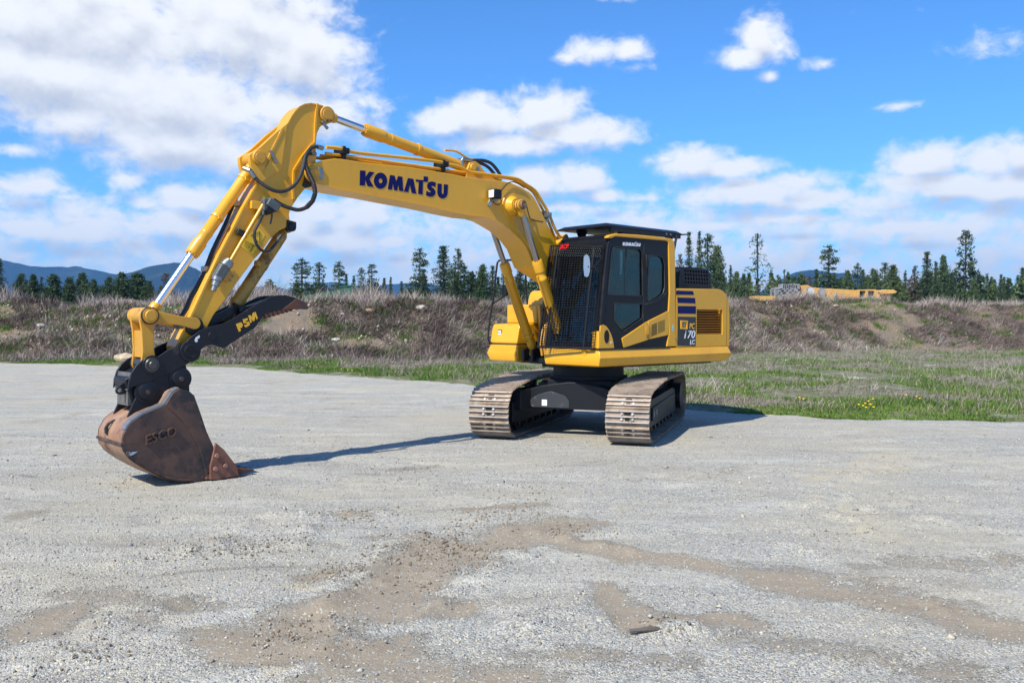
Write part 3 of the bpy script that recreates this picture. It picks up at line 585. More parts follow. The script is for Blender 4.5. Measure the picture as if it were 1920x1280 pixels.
# ---- cab
def side_x(z):                                            # front line of the cab from sill to roof
    Z = [(1.31, 1.125), (1.62, 1.10), (2.34, 1.015), (2.80, .94), (2.9, .90)]
    for (a, b), (c, d) in zip(Z, Z[1:]):
        if z <= c: return b+(d-b)*(z-a)/(c-a)
    return Z[-1][1]
CAB = empty('cab'); CAB.parent = EX
def cab():
    y1, y0 = 1.235, .24
    side = [(1.125, 1.316), (1.10, 1.62), (1.015, 2.34), (.95, 2.76), (.925, 2.84), (.87, 2.895), (.80, 2.91), (-.44, 2.915), (-.44, 2.1), (-.42, 1.84), (-.44, 1.5), (-.40, 1.316)]
    w1 = [(.79, 2.755), (.27, 2.755), (.225, 2.74), (.20, 2.70), (.183, 2.09), (.20, 2.075), (.94, 2.075), (.955, 2.09), (.87, 2.70), (.84, 2.74)]
    w2 = [(.81, 1.955), (.19, 1.955), (.18, 1.75), (.62, 1.55), (.80, 1.70)]
    w3 = [(.05, 2.68), (-.20, 2.685), (-.29, 2.65), (-.335, 2.55), (-.34, 2.22), (-.30, 2.12), (-.20, 2.06), (.03, 1.98), (.06, 2.02)]
    m = MB(); m.prism(side, y1-.035, y1, holes=[w1, w3, w2]); m.build('door_panel', BLKG, CAB, bevel=.004)
    m = MB(); m.prism(side, y0, y0+.035, holes=[[(.80, 2.75), (-.25, 2.75), (-.25, 1.75), (.95, 1.75)]]); m.build('right_side_panel', BLKG, CAB)
    # window seals standing proud of the door
    m = MB()
    for w in (w1, w3, w2): m.tube([(a, y1+.002, b) for a, b in w+[w[0]]], .007, 6, 1)
    m.tube([(.155, y1+.001, 2.9), (.155, y1+.001, 1.32)], .006, 6, 1)
    m.tube([(.12, y1+.001, 1.95), (-.18, y1+.002, 2.02), (-.38, y1+.001, 2.13)], .009, 6, 3)
    m.tube([(.53, y1-.02, 2.75), (.56, y1-.02, 2.08)], .009, 6, 1)
    m.build('window_seal', RUB, CAB)
    # panes
    def gl(pts, y): g = MB(); g.prism(pts, y-.003, y+.003); g.build('window_pane', GLS, CAB)
    gl(w1, y1-.018); gl(w3, y1-.018); gl([(.80, 2.75), (-.25, 2.75), (-.25, 1.75), (.95, 1.75)], y0+.018)
    gl(w2, y1-.018)
    # front frame with rounded opening, following the raked line
    ff = lambda a, d, b: (side_x(b)+d, a, b)
    fo = [(y0, 1.318), (y0, 2.80), (y0+.05, 2.86), (y0+.12, 2.885), (y1-.14, 2.885), (y1-.05, 2.86), (y1, 2.80), (y1, 2.34), (y1, 1.62), (y1, 1.318)]
    fh = [(y0+.07, 1.42), (y0+.07, 2.62), (y0+.10, 2.72), (y0+.18, 2.77), (y1-.26, 2.77), (y1-.18, 2.72), (y1-.15, 2.60), (y1-.13, 1.50), (y1-.16, 1.42), (y1-.2, 1.40), (y0+.10, 1.40)]
    m = MB(); m.prism(fo, -.05, -.005, holes=[fh], fn=ff); m.build('front_frame', BLKG, CAB, bevel=.006)
    g = MB(); g.prism([(y0+.07, 1.41), (y0+.07, 2.73), (y0+.12, 2.775), (y1-.2, 2.775), (y1-.14, 2.70), (y1-.13, 1.41)], -.032, -.028, fn=ff); g.build('windscreen', GLS, CAB)
    m = MB(); m.tube([(side_x(z)-.022, y1-.022, z) for z in (1.33, 1.62, 2.0, 2.34, 2.7, 2.80)], .036, 14, 3); m.build('corner_pillar', BLKG, CAB)
    m = MB(); m.tube([(side_x(1.405)+.004, y, 1.405) for y in (y0+.08, y1-.18)], .006, 6, 1)
    m.tube([(side_x(1.9)+.004, y, 1.9) for y in (y0+.05, y1-.12)], .007, 6, 1); m.build('windscreen_trim', ZNC, CAB)
    # rear wall, floor, ceiling, lower linings
    rh = [(y0+.12, 1.95), (y0+.12, 2.70), (y1-.12, 2.70), (y1-.12, 1.95)]
    m = MB(); m.prism([(y0, 1.316), (y0, 2.9), (y1-.03, 2.9), (y1-.03, 1.316)], -.57, -.53, holes=[rh], fn=lambda a, d, b: (d, a, b))
    m.build('rear_wall', BLKG, CAB)
    g = MB(); g.prism(rh, -.552, -.548, fn=lambda a, d, b: (d, a, b)); g.build('rear_pane', GLS, CAB)
    m = MB(); m.box(-.52, 1.08, y0+.04, y1-.04, 1.318, 1.35); m.box(-.50, .86, y0+.03, y1-.03, 2.83, 2.87); m.build('cab_lining', INT, CAB)
    # yellow roof rail and rear pillar
    rl = [(.985, 2.872), (.93, 2.915), (.80, 2.945), (.34, 2.962), (-.124, 2.966), (-.49, 2.958), (-.55, 2.92), (-.575, 2.82), (-.60, 2.015), (-.62, 1.318), (-.385, 1.318), (-.44, 1.52), (-.42, 1.84), (-.445, 2.126), (-.411, 2.88), (-.40, 2.905), (-.365, 2.918), (.80, 2.905), (.90, 2.872)]
    m = MB(); m.prism(rl, y1-.06, y1+.018); m.build('roof_rail', YEL, CAB, bevel=.012, seg=3)
    m = MB(); m.box(-.56, .86, y0-.002, y1-.055, 2.888, 2.945); m.tube([(.86, y0, 2.90), (.86, y1-.1, 2.90)], .03, 10, 1); m.build('roof_panel', BLKG, CAB, bevel=.02)
    # yellow swoosh panels, quarter panel
    s = MB(); s.prism(T['swoosh1'], y1-.005, y1+.016); s.build('lower_swoosh_panel', YEL, CAB, bevel=.005)
    sw = MB(); sw.prism(T['swoosh2'], y1-.005, y1+.016); so = sw.build('vent_panel', YEL, CAB, bevel=.005)
    q = MB()
    for i in range(9):
        z0 = 1.645 - .0195*i; x0 = -.015; x1 = -.33
        for (a, b) in ((x0, x0-.13),): q.prism([(a, z0), (b, z0+.036), (b, z0+.026), (a, z0-.010)], y1+.0162, y1+.0175)
        q.prism([(-.165, z0+.040), (x1, z0+.084), (x1, z0+.080), (-.165, z0+.036)], y1+.0162, y1+.0185)
    q.build('vent_slots', [DARK], so)
    h = MB(); hp = T['handle']; h.prism(hp, y1+.014, y1+.024); ho = h.build('door_handle', YELD, CAB, bevel=.004)
    h = MB(); hc = (sum(p[0] for p in hp)/4, sum(p[1] for p in hp)/4); h.prism([(hc[0]+(p[0]-hc[0])*.6, hc[1]+(p[1]-hc[1])*.75) for p in hp], y1+.0245, y1+.030); h.build('handle_lever', YEL, ho, bevel=.003)
    qp = [(1.136, 1.318), (1.115, 1.635), (1.06, 1.655), (.99, 1.632), (.94, 1.59), (.885, 1.52), (.85, 1.45), (.83, 1.38), (.815, 1.318)]
    m = MB(); m.prism(qp, y1-.004, y1+.014); m.box(1.115, 1.145, y1-.12, y1+.012, 1.318, 1.56); m.build('quarter_panel', YEL, CAB, bevel=.005)
    c = T['qcirc'][0]; m = MB(); m.prism([(c[0]+.052*math.cos(t), c[1]+.095*math.sin(t)) for t in [i*math.pi/14 for i in range(28)]], y1+.013, y1+.018); m.build('round_vent', DARK, CAB)
    t = MB(); text_into(t, 'A1', lambda u, v, w: (c[0]-.075-u, y1+.0145+w, c[1]-.10+v), .045); t.build('small_marking', WHT, CAB)
    # cab maker's letters, reduced from the boom decal
    m = MB(); K = T['k_K']; x0, z0 = K[10]; sc = .40/ (K[10][0]-T['k_U'][8][0])
    slope = -.052
    for n in 'KMATSU':
        m.prism([(.633-(x0-a)*sc, 2.785+((b-z0)-slope*(x0-a))*sc*.92) for a, b in T['k_'+n]], y1+.0012, y1+.0032)
    O = [(.633-(x0-a)*sc, 2.785+((b-z0)-slope*(x0-a))*sc*.92) for a, b in T['k_O']]; Oh = [(.633-(x0-a)*sc, 2.785+((b-z0)-slope*(x0-a))*sc*.92) for a, b in T['k_Oh']]
    m.prism(O, y1+.0012, y1+.0032, holes=[Oh]); m.build('maker_lettering', WHT, CAB)
    # seat, console, levers, work lamp inside
    s = MB(); s.box(-.15, .40, .50, .98, 1.66, 1.80); s.prism([(-.12, 1.75), (-.34, 2.40), (-.26, 2.46), (-.10, 2.42), (.08, 1.80)], .50, 1.0); s.prism([(-.30, 2.42), (-.34, 2.64), (-.30, 2.69), (-.18, 2.68), (-.13, 2.45)], .58, .90)
    s.box(-.02, .40, .56, .92, 1.36, 1.66); s.build('operator_seat', SEAT, CAB, bevel=.035, seg=3)
    s = MB()
    for y in (.42, 1.04): s.box(-.05, .50, y-.05, y+.05, 1.55, 1.86); s.tube([(.44, y, 1.86), (.47, y, 1.98), (.46, y, 2.06)], .018, 8, 3)
    s.tube([(.85, .62, 1.35), (.80, .62, 1.75)], .014, 8, 1); s.tube([(.85, .85, 1.35), (.80, .85, 1.75)], .014, 8, 1)
    s.prism([(.90, 1.9), (.93, 2.16), (.90, 2.17), (.86, 1.9)], .29, .46)
    s.build('control_console', INT, CAB, bevel=.01)
    s = MB(); s.box(.45, .9, .30, .36, 2.62, 2.74); s.box(-.5, .2, .9, 1.15, 2.74, 2.82); s.build('overhead_trim', INT, CAB, bevel=.02)
    # door side mirror bracket
    s = MB(); s.box(.115, .15, y1, y1+.05, 2.47, 2.68); s.build('door_latch_box', BLK, CAB, bevel=.012)
cab()
def guard():
    G = empty('windscreen_guard'); G.parent = CAB
    y0, y1 = .25, 1.20
    def gx(z, y):
        t = (z-1.312)/1.5; u = (y-y0)/(y1-y0); return (1.36+(1.10-1.36)*t)*(1-u) + (1.19+(.99-1.19)*t)*u
    def zt(y): return 2.815 - .07*(y-y0)
    m = MB()
    nb = 20
    for i in range(nb+1):
        y = y0+(y1-y0)*i/nb; m.tube([(gx(1.33, y), y, 1.33), (gx(zt(y), y), y, zt(y))], .0055, 4, 1)
    for j in range(41):
        z = 1.34+(2.74-1.34)*j/40; m.tube([(gx(z, y0)+.006, y0, z), (gx(z, y1)+.006, y1, z)], .0055, 4, 1)
    # side returns
    for y, n in ((y0, 3),):
        for j in range(41):
            z = 1.34+(2.76-1.34)*j/40; m.tube([(gx(z, y), y, z), (gx(z, y)-.16, y+.03, z)], .0055, 4, 1)
        for d in (.05, .10): m.tube([(gx(1.33, y)-d, y+.01, 1.33), (gx(2.8, y)-d, y+.01, 2.8)], .0055, 4, 1)
    o = m.build('guard_mesh', BLK, G, smooth=0)
    m = MB()
    for y in (y0, y0+.13, y1-.17):
        m.beam((gx(1.31, y), y, 1.31), (gx(zt(y), y), y, zt(y)), .022, .03, up=(0, 1, 0))
    m.beam((gx(1.31, y0)-.16, y0+.04, 1.31), (gx(2.81, y0)-.16, y0+.04, 2.81), .02, .03, up=(0, 1, 0))
    m.beam((gx(1.318, y0), y0, 1.318), (gx(1.318, y1), y1, 1.318), .03, .028)
    m.beam((gx(2.8, y0), y0, zt(y0)), (gx(2.76, y1), y1, zt(y1)), .03, .022)
    m.beam((gx(1.60, y0), y0, 1.9), (gx(1.60, y0)-.02, y0+.12, 1.9), .03, .02)
    m.build('guard_frame', BLK, G, bevel=.003)
    m = MB()                                                # perforated top band
    k = 0
    for j in range(4):
        for i in range(24):
            y = y0+.04+(y1-y0-.06)*i/24 + (.02 if j % 2 else 0); z = zt(y)-.03-.035*j
            m.lathe((gx(z, y)+.006, y, z), (gx(z, y)+.014, y, z), [(0, .0075), (.007, .006)], 6)
    m.build('guard_rivet', ZNC, G, smooth=0)
    s = MB(); text_into(s, 'JRCP', lambda u, v, w: (gx(2.75, .5)+.012+w, y0+.17+u*1.0, zt(.4)-.045+v), .085, off=.003, shear=.25, sx=1.0); s.build('red_lettering', RED, G)
    m = MB()
    for y in (y0+.2, y1-.1):
        for z in (1.50, 2.2): m.beam((gx(z, y), y, z), (side_x(z)-.01, y, z), .02, .03)
    m.build('guard_bracket', BLK, G)
guard()
def mirror():
    s = MB(); e = [(-.045, .02), (.0, .0), (.035, .02), (.058, .09), (.062, .20), (.048, .29), (.015, .335), (-.03, .335), (-.055, .30), (-.058, .15)]
    c = Vector((1.32, 1.17, 2.30)); w = Vector((-.62, .78, 0)); n = Vector((.78, .62, 0))
    fn = lambda a, d, b: tuple(c + w*(a*.85) + n*(d - a*a*4 - (b-.17)**2*1.5) + Vector((0, 0, b)))
    t = MB(); t.prism(e, -.035, -.008, fn=fn); o = t.build('side_mirror', BLK, CAB, bevel=.006)
    s.prism([(a*.9, .168+(b-.168)*.93) for a, b in e], -.008, .0, fn=fn); s.build('mirror_glass', MIR, o)
    t = MB(); t.tube([(c.x-.03, c.y, 2.46), (1.25, 1.17, 2.44), (1.03, 1.20, 2.38)], .009, 8, 3); t.tube([(1.2, 1.17, 2.44), (1.03, 1.21, 2.60)], .007, 8, 1); t.build('mirror_arm', BLK, o)
mirror()
def roof_guard():
    m = MB(); z = 3.05
    # shallow pan: flat top, sloping rim
    top = [(.84, .26), (.84, 1.10), (-.80, 1.10), (-.80, .26)]; rim = [(.91, .18), (.91, 1.17), (-.85, 1.17), (-.85, .18)]
    v = [(x, y, z+.055) for x, y in top] + [(x, y, z+.012) for x, y in rim] + [(x, y, z-.004) for x, y in rim]
    f = [(0, 1, 2, 3), (8, 9, 10, 11)] + [(i, (i+1) % 4, 4+(i+1) % 4, 4+i) for i in range(4)] + [(4+i, 4+(i+1) % 4, 8+(i+1) % 4, 8+i) for i in range(4)]
    m.add(v, f)
    g = m.build('roof_guard', BLKG, CAB, bevel=.006)
    m = MB()
    for x, y in ((.62, .42), (.50, 1.12), (-.62, 1.10), (-.5, .4)):
        m.prism([(x-.10, z-.004), (x-.05, z-.085), (x+.05, z-.085), (x+.10, z-.004)], y-.03, y+.03)
    for y in (1.14,): m.beam((.80, y, z-.03), (-.83, y, z-.03), .05, .07)
    m.beam((-.85, 1.10, z), (-.97, 1.10, z+.01), .16, .02); m.beam((-.62, 1.17, 2.70), (-.72, 1.17, 3.03), .03, .03); m.beam((-.57, 1.15, 2.48), (-.76, 1.1, 2.48), .14, .03)
    m.build('roof_guard_bracket', BLK, g, bevel=.004)
    m = MB()
    for x in (-.46, -.56): m.pin(x, z-.02, 1.166, 1.182, .014, 12, ch=.002)
    m.build('guard_bolt', ZNC, g)
    m = MB(); m.tube([(.70, 1.15, 2.95), (.71, 1.15, 2.99), (.69, 1.15, 3.0), (.67, 1.15, 2.99), (.68, 1.15, 2.95)], .008, 8, 3); m.build('lifting_eye', YEL, CAB)
roof_guard()
# ---- engine housing and counterweight
def engine():
    H = empty('engine_housing'); H.parent = EX
    ho = [(-.625, 1.30), (-.625, 2.205), (-1.60, 2.222), (-1.72, 2.225), (-1.82, 2.21), (-1.92, 2.17), (-1.985, 2.11), (-2.03, 2.03), (-2.06, 1.63), (-2.045, 1.30)]
    lv = [(-1.20, 2.0), (-1.20, 1.52), (-1.855, 1.52), (-1.855, 2.0)]
    lv = T['louver']
    m = MB(); m.prism(ho, 1.20, 1.25, holes=[lv]); m.prism([(a*.995, b-.001) for a, b in ho], -1.24, 1.20, ) if False else None
    o = m.build('side_panel', YEL, H, bevel=.008)
    m = MB(); m.prism([(-.64, 1.31), (-.64, 2.20), (-1.72, 2.22), (-1.92, 2.165), (-2.025, 2.03), (-2.055, 1.63), (-2.04, 1.31)], -1.22, 1.10); m.build('engine_cover', YEL, H, bevel=.02)
    m = MB(); x0, x1, z0, z1 = min(p[0] for p in lv), max(p[0] for p in lv), min(p[1] for p in lv), max(p[1] for p in lv)
    m.box(x0-.02, x1+.02, 1.12, 1.15, z0-.02, z1+.02, 1)
    n = 10
    for i in range(n):
        z = z0+(z1-z0)*(i+.5)/n; h = (z1-z0)/n
        m.prism([(1.165, z-h*.42), (1.235, z-h*.62+.014), (1.24, z-h*.38+.014), (1.17, z+h*.36)], x0-.005, x1+.005, fn=lambda a, d, b: (d, a, b))
    m.build('cooling_louver', [YELSH, DARK], o)
    m = MB()
    for n_, nm in (('s1', 0), ('s2', 0), ('s3', 0)): m.prism(T[n_], 1.2508, 1.2528)
    m.build('blue_stripe', BLUE, o)
    m = MB(); m.prism(T['bb'], 1.2508, 1.2528); m.build('black_model_plate', M('decal_black', (.02, .022, .026), .35), o)
    def tx(b, nm, base, off, sh, mat, hgt):
        (xl, zl), (xr, _), (_, zt) = T[nm]; t = MB(); text_into(t, b, lambda u, v, w: (u, v, w), 1, off=off, shear=sh, depth=1)
        us = [p[0] for p in t.v]; vs = [p[1] for p in t.v]; u0, u1, v0, v1 = min(us), max(us), min(vs), max(vs)
        t.v = [(xl+(xr-xl)*(p[0]-u0)/(u1-u0), 1.253+.002*p[2], zl+(zt-zl)*(p[1]-v0)/(v1-v0)) for p in t.v]
        t.build(base, mat, o)
    tx('PC', 'tPC', 'type_lettering', .02, .2, YDEC, 0); tx('170', 't170', 'type_lettering', .012, .2, WHT, 0); tx('LC', 'tLC', 'type_lettering', .02, .2, WHT, 0)
    hp = T['hh']; c = (sum(p[0] for p in hp)/4, sum(p[1] for p in hp)/4)
    inner = [(c[0]+(p[0]-c[0])*.62, c[1]+(p[1]-c[1])*.66) for p in hp]
    m = MB(); m.prism(hp, 1.2525, 1.266, holes=[inner]); l = m.build('latch_surround', YEL, o, bevel=.003)
    m = MB(); m.prism(inner, 1.2530, 1.2545); m.build('latch_recess', YELSH, l)
    m = MB(); m.box(c[0]-.02, c[0]+.02, 1.254, 1.262, c[1]-.03, c[1]+.03); m.build('latch_key', ZNC, l, bevel=.004)
    m = MB(); m.box(-1.972, -1.966, 1.2502, 1.2512, 1.31, 2.15); m.box(-.655, -.650, 1.2502, 1.2512, 1.31, 2.20); m.build('panel_seam', DARK, o)
    d = MB(); d.prism([(-.533, 1.66), (-.560, 1.595), (-.533, 1.53), (-.506, 1.595)], 1.2535, 1.2555); d.build('blue_diamond_sticker', M('pale_blue_sticker', (.22, .55, .62), .4), CAB)
    m = MB(); m.pin(-.60, 1.435, 1.25, 1.275, .016, 14); m.pin(-.60, 2.62, 1.25, 1.27, .014, 12, ch=.003); m.build('hinge_bolt', ZNC, CAB)
    # counterweight behind
    cw = []; n = 14
    for i in range(n+1):
        a = -math.pi/2*0.80 + math.pi*.80*i/n; cw.append((-1.75-.82*math.cos(a), 1.22*math.sin(a)/math.sin(math.pi*.4)))
    cw = [(-1.95, -1.2)] + cw + [(-1.95, 1.2)]
    v = [(x, y, z) for z, s in ((1.15, .97), (1.25, 1), (2.0, 1), (2.12, .96)) for x, y in [(-1.6+(a+1.6)*s, b*s) for a, b in cw]]
    k = len(cw); m = MB(); m.add(v, [(j*k+i, j*k+(i+1) % k, (j+1)*k+(i+1) % k, (j+1)*k+i) for j in range(3) for i in range(k)] + [tuple(range(k)), tuple(3*k+i for i in range(k))])
    m.build('counterweight', YEL, H, bevel=.02)
    # black perforated intake cowl on top
    y1, y0 = .78, -.35
    pr = [(-1.31, 2.20), (-1.30, 2.40), (-1.33, 2.52), (-1.42, 2.575), (-2.03, 2.585), (-2.12, 2.56), (-2.18, 2.49), (-2.20, 2.21)]
    holes = []
    for j in range(4):
        for i in range(9):
            x = -1.47-.075*i-.008*j; z = 2.53-.062*j; holes.append([(x-.022, z-.019), (x+.022, z-.019), (x+.022, z+.019), (x-.022, z+.019)])
    m = MB(); m.prism(pr, y1-.02, y1, holes=holes); m.prism([(a, b) for a, b in pr], y0, y0+.02)
    for (a, b), (c_, d_) in zip(pr, pr[1:]): m.add([(a, y0, b), (c_, y0, d_), (c_, y1-.001, d_), (a, y1-.001, b)], [(0, 1, 2, 3)])
    co = m.build('intake_cowl', BLK, H)
    m = MB(); m.box(-2.14, -1.38, y1-.10, y1-.06, 2.24, 2.53); m.build('cowl_core', DARK, co)
    m = MB()
    for i in range(10):
        x = -1.432-.075*i; m.beam((x, y1-.012, 2.574), (x, y0+.1, 2.590), .016, .012)
    for j in range(5): m.beam((-1.42, y1-.08-.09*j, 2.592), (-2.05, y1-.08-.09*j, 2.598), .016, .012)
    for i in range(10): x = -1.432-.075*i; m.box(x-.012, x+.012, y1, y1+.008, 2.275, 2.29)
    m.build('cowl_rib', BLK, co)
engine()
# ---- right-hand front: tool box, tank, covers, handrail
def right_front():
    B = empty('tool_box'); B.parent = EX
    x0 = .45
    m = MB()
    pl = [(x0, 1.335), (.985, 1.335), (1.0, 1.36), (.955, 1.58), (.93, 1.63), (.90, 1.652), (x0, 1.665)]
    m.prism(pl, -1.24, -.60); m.build('box_lid', YEL, B, bevel=.03, seg=3)
    m = MB(); m.prism([(x0, 1.085), (.97, 1.085), (1.005, 1.12), (1.005, 1.325), (x0, 1.325)], -1.245, -.585); o = m.build('box_base', YEL, B, bevel=.02)
    m = MB(); m.prism([(-1.12, 1.16), (-1.12, 1.28), (-.76, 1.28), (-.76, 1.16)], .985, 1.012, fn=lambda a, d, b: (d, a, b)); m.build('step_recess', YEL, o, bevel=.006)
    m = MB(); m.box(.60, 1.0, -1.23, -.60, 1.324, 1.336); m.build('box_seam', RUST, B)
    m = MB(); m.box(.935, .972, -1.09, -.985, 1.43, 1.56); l = m.build('head_lamp', BLK, B, bevel=.012)
    for z in (1.458, 1.495, 1.532): 
        q = MB(); q.box(.968, .976, -1.075, -1.0, z-.013, z+.013); q.build('lamp_lens', LENS, l, bevel=.004)
    m = MB(); m.box(-.4, .66, -1.22, -.50, 1.66, 1.965); o = m.build('fuel_tank', YEL, EX, bevel=.03, seg=3)
    m = MB(); m.box(.655, .663, -1.12, -.70, 1.72, 1.90); m.build('tank_panel', YEL, o, bevel=.004)
    m = MB(); m.prism([(.60, 1.9), (.585, 2.02), (.55, 2.13), (.50, 2.19), (.43, 2.19), (.1, 2.0), (.1, 1.9)], -.80, -.40); m.build('hydraulic_cover', YEL, EX, bevel=.03, seg=3)
    m = MB(); m.prism([(.60, 1.32), (.66, 1.95), (.52, 2.0), (.25, 2.0), (.25, 1.32)], -.50, -.44); m.build('boom_foot_bracket', YEL, EX, bevel=.01)
    m = MB(); m.prism([(.58, 1.10), (.62, 1.75), (.40, 1.95), (.0, 1.9), (-.2, 1.10)], .14, .18); m.prism([(1.05, 1.08), (1.05, 1.25), (.75, 1.38), (.5, 1.40), (.5, 1.08)], -.44, -.38); m.prism([(1.05, 1.08), (1.05, 1.25), (.75, 1.38), (.5, 1.40), (.5, 1.08)], -.24, -.19); m.prism([(1.05, 1.08), (1.05, 1.25), (.75, 1.38), (.5, 1.40), (.5, 1.08)], .22, .26); m.build('boom_foot_bracket', BLK, EX, bevel=.01)
    m = MB(); rl = T['rail']; pts = [(.96, -1.2, 1.33), (1.03, -1.22, 1.36), (1.045, -1.23, 1.48), (1.0, -1.23, 1.8), (.945, -1.22, 2.1), (.885, -1.21, 2.58), (.86, -1.2, 2.665), (.80, -1.19, 2.685), (.45, -1.19, 2.70), (.30, -1.18, 2.64), (.25, -1.18, 2.2), (.25, -1.15, 1.95)]
    m.tube(pts, .016, 10, 4); m.tube([(.955, -1.22, 1.98), (.75, -1.21, 2.09), (.62, -1.2, 2.17), (.60, -1.2, 2.35), (.50, -1.19, 2.42), (.3, -1.18, 2.35)], .013, 8, 4)
    h = m.build('handrail', BLK, EX)
    m = MB(); m.prism([(-.06, 0), (.06, 0), (.07, .10), (.05, .17), (-.05, .17), (-.07, .10)], -.02, .02, fn=lambda a, d, b: (.68+d, -1.24+a*.9, 2.12+b)); m.tube([(.68, -1.22, 2.29), (.64, -1.21, 2.36), (.60, -1.2, 2.35)], .01, 8, 3); m.build('rear_view_mirror', BLK, h, bevel=.01)
    m = MB(); random.seed(5)
    for i in range(7):
        y = .02+.035*i; m.tube([(.95, y, 1.22), (1.0, y-.01, 1.45+.03*random.random()), (.88, y-.02, 1.66), (.66, y-.03, 1.72), (.5, y-.03, 1.6)], .017, 8, 4)
    m.build('hose_bundle', RUB, EX)
    m = MB()
    for i, y in enumerate((.0, .07, .14)): m.tube([(1.03, y, 1.18), (1.06, y, 1.40), (.98, y, 1.62+.03*i), (.80, y, 1.70)], .020, 8, 4)
    m.build('oil_pipe', YELD, EX)
    m = MB(); m.box(.62, .98, -.36, .20, 1.06, 1.14); m.build('valve_block', BLK, EX, bevel=.01)
right_front()
# ---- boom
BOOM = empty('boom'); BOOM.parent = EX
def boom():
    W2 = .215
    m = MB(); bo = T['boom']; tail = [(.75, 2.10), (.45, 1.75), (.28, 1.62), (.20, 1.45), (.05, 1.40), (-.10, 1.46), (-.14, 1.60), (-.05, 1.80), (.28, 2.35)]
    bo2 = bo[:20] + [(.72, 3.02), (.42, 2.62), (.10, 2.10), (-.12, 1.75), (-.16, 1.58), (-.08, 1.44), (.06, 1.39), (.22, 1.45), (.34, 1.62), (.62, 1.95), (.86, 2.25)] + bo[26:]
    m.prism(bo2, -W2, W2); m.build('boom_beam', YEL, BOOM, bevel=.006)
    # lower and upper flange lips standing proud of the web
    def lip(pts, w, mm, off=.0):
        for (a, b), (c, d) in zip(pts, pts[1:]): mm.beam((a, W2+off, b), (c, W2+off, d), .016, w, up=(0, 1, 0))
    m = MB(); lip(bo[28:44] if len(bo) > 43 else bo[28:], .012, m, .004); m.build('flange_lip', YEL, BOOM)
    # boom cylinder pivot boss and pin
    c = (1.845, 3.335); m = MB(); m.lathe((c[0], W2-.01, c[1]), (c[0], .335, c[1]), [(0, .20), (.018, .19), (.020, .145), (.08, .115), (.11, .105)], 36); m.lathe((c[0], -W2+.01, c[1]), (c[0], -.335, c[1]), [(0, .20), (.018, .19), (.020, .145), (.08, .115), (.11, .105)], 36); m.build('pivot_boss', YEL, BOOM)
    m = MB()
    for s in (1, -1):
        m.lathe((c[0], s*.315, c[1]), (c[0], s*.46, c[1]), [(0, .075), (.02, .085), (.03, .085), (.035, .07), (.06, .07), (.065, .082), (.085, .082), (.09, .06), (.135, .06), (.145, .05)], 28)
    m.build('boom_cylinder_pin', M('greasy_pin', (.30, .17, .09), .4, metal=.4, dirt=(.04, .02, .015), dscale=14, dlo=.45, dhi=.6), BOOM)
    # decal
    m = MB()
    for n in 'KMATSU': m.prism(T['k_'+n], W2+.0012, W2+.003)
    m.prism(T['k_O'], W2+.0012, W2+.003, holes=[T['k_Oh']]); m.build('boom_lettering', BLUE, BOOM)
    # arm cylinder bracket on top
    m = MB(); br = T['boomtopbr']
    for y in (-.11, .085): m.prism([(2.62, 3.66), (2.60, 3.78), (2.55, 3.88), (2.46, 3.91), (2.38, 3.88), (2.30, 3.80), (2.05, 3.68), (2.05, 3.55), (2.62, 3.55)], y, y+.035)
    m.pin(2.50, 3.82, -.13, .14, .05); m.build('cylinder_bracket', YEL, BOOM, bevel=.004)
    m = MB(); m.box(2.40, 2.43, .122, .135, 3.74, 3.84); m.build('pin_keeper', ZNC, BOOM)
    # tip
    t = T['bosstip'][0]; m = MB(); m.pin(t[0], t[1], W2-.01, W2+.02, .10, 32); m.pin(t[0], t[1], W2+.02, W2+.034, .055, 24, ch=.004); m.build('boom_tip_pin', YELD, BOOM)
    k = T['kplate'][0]; m = MB(); m.prism([(k[0]-.03, k[1]-.07), (k[0]+.03, k[1]-.07), (k[0]+.03, k[1]+.07), (k[0]-.03, k[1]+.07)], W2+.003, W2+.018); m.build('pin_keeper', ZNC, BOOM, bevel=.006)
    # hydraulic pipes
    m = MB(); m.tube(P3('bp1', .17), .022, 10, 3); m.build('oil_pipe', YEL, BOOM)
    m = MB(); m.tube(P3('bp2', .10), .020, 10, 3); m.tube([(a, y+.0, b-.01) for (a, b), y in zip(T['bp2'][:7], [-.02]*7)], .020, 10, 3); m.build('oil_pipe', YEL, BOOM)
    m = MB(); m.tube([(a, -.13, b-.02) for a, b in T['bp2'][:7]], .02, 10, 3); m.tube([(2.9, 0, 4.02), (2.70, 0.0, 4.03), (2.52, .02, 3.96), (2.40, .03, 3.95)], .016, 8, 3); m.build('oil_pipe', YEL, BOOM)
    for q, (a, b) in enumerate(T['bclamps']):
        m = MB(); m.box(a-.045, a+.045, -.02, .20, b-.035, b+.035); m.box(a-.02, a+.02, .0, .16, b-.10, b+.06); m.pin(a, b, .195, .215, .015, 8, ch=.002); m.build('pipe_clamp', BLK if q < 2 else ZNC, BOOM, bevel=.004)
    m = MB(); m.tube(P3('khose1', .05), .024, 10, 4); m.build('supply_hose', RUB, BOOM)
    m = MB(); m.tube(P3('khose2', -.06), .024, 10, 4); m.build('supply_hose', RUB, BOOM)
    m = MB(); a = T['khose1'][0]; m.tube([(a[0]+.05, .05, a[1]-.09), (a[0]+.05, .05, a[1]), (a[0]-.12, .05, a[1]+.0)], .03, 10, 3); m.tube([(a[0]+.08, -.06, a[1]-.09), (a[0]+.05, -.06, a[1]), (a[0]-.12, -.06, a[1]-.01)], .03, 10, 3); m.build('hose_fitting', ZNC, BOOM)
    # work lamp
    w = T['worklight']; x0, z0 = w[0]; c = (2.265, 3.455)
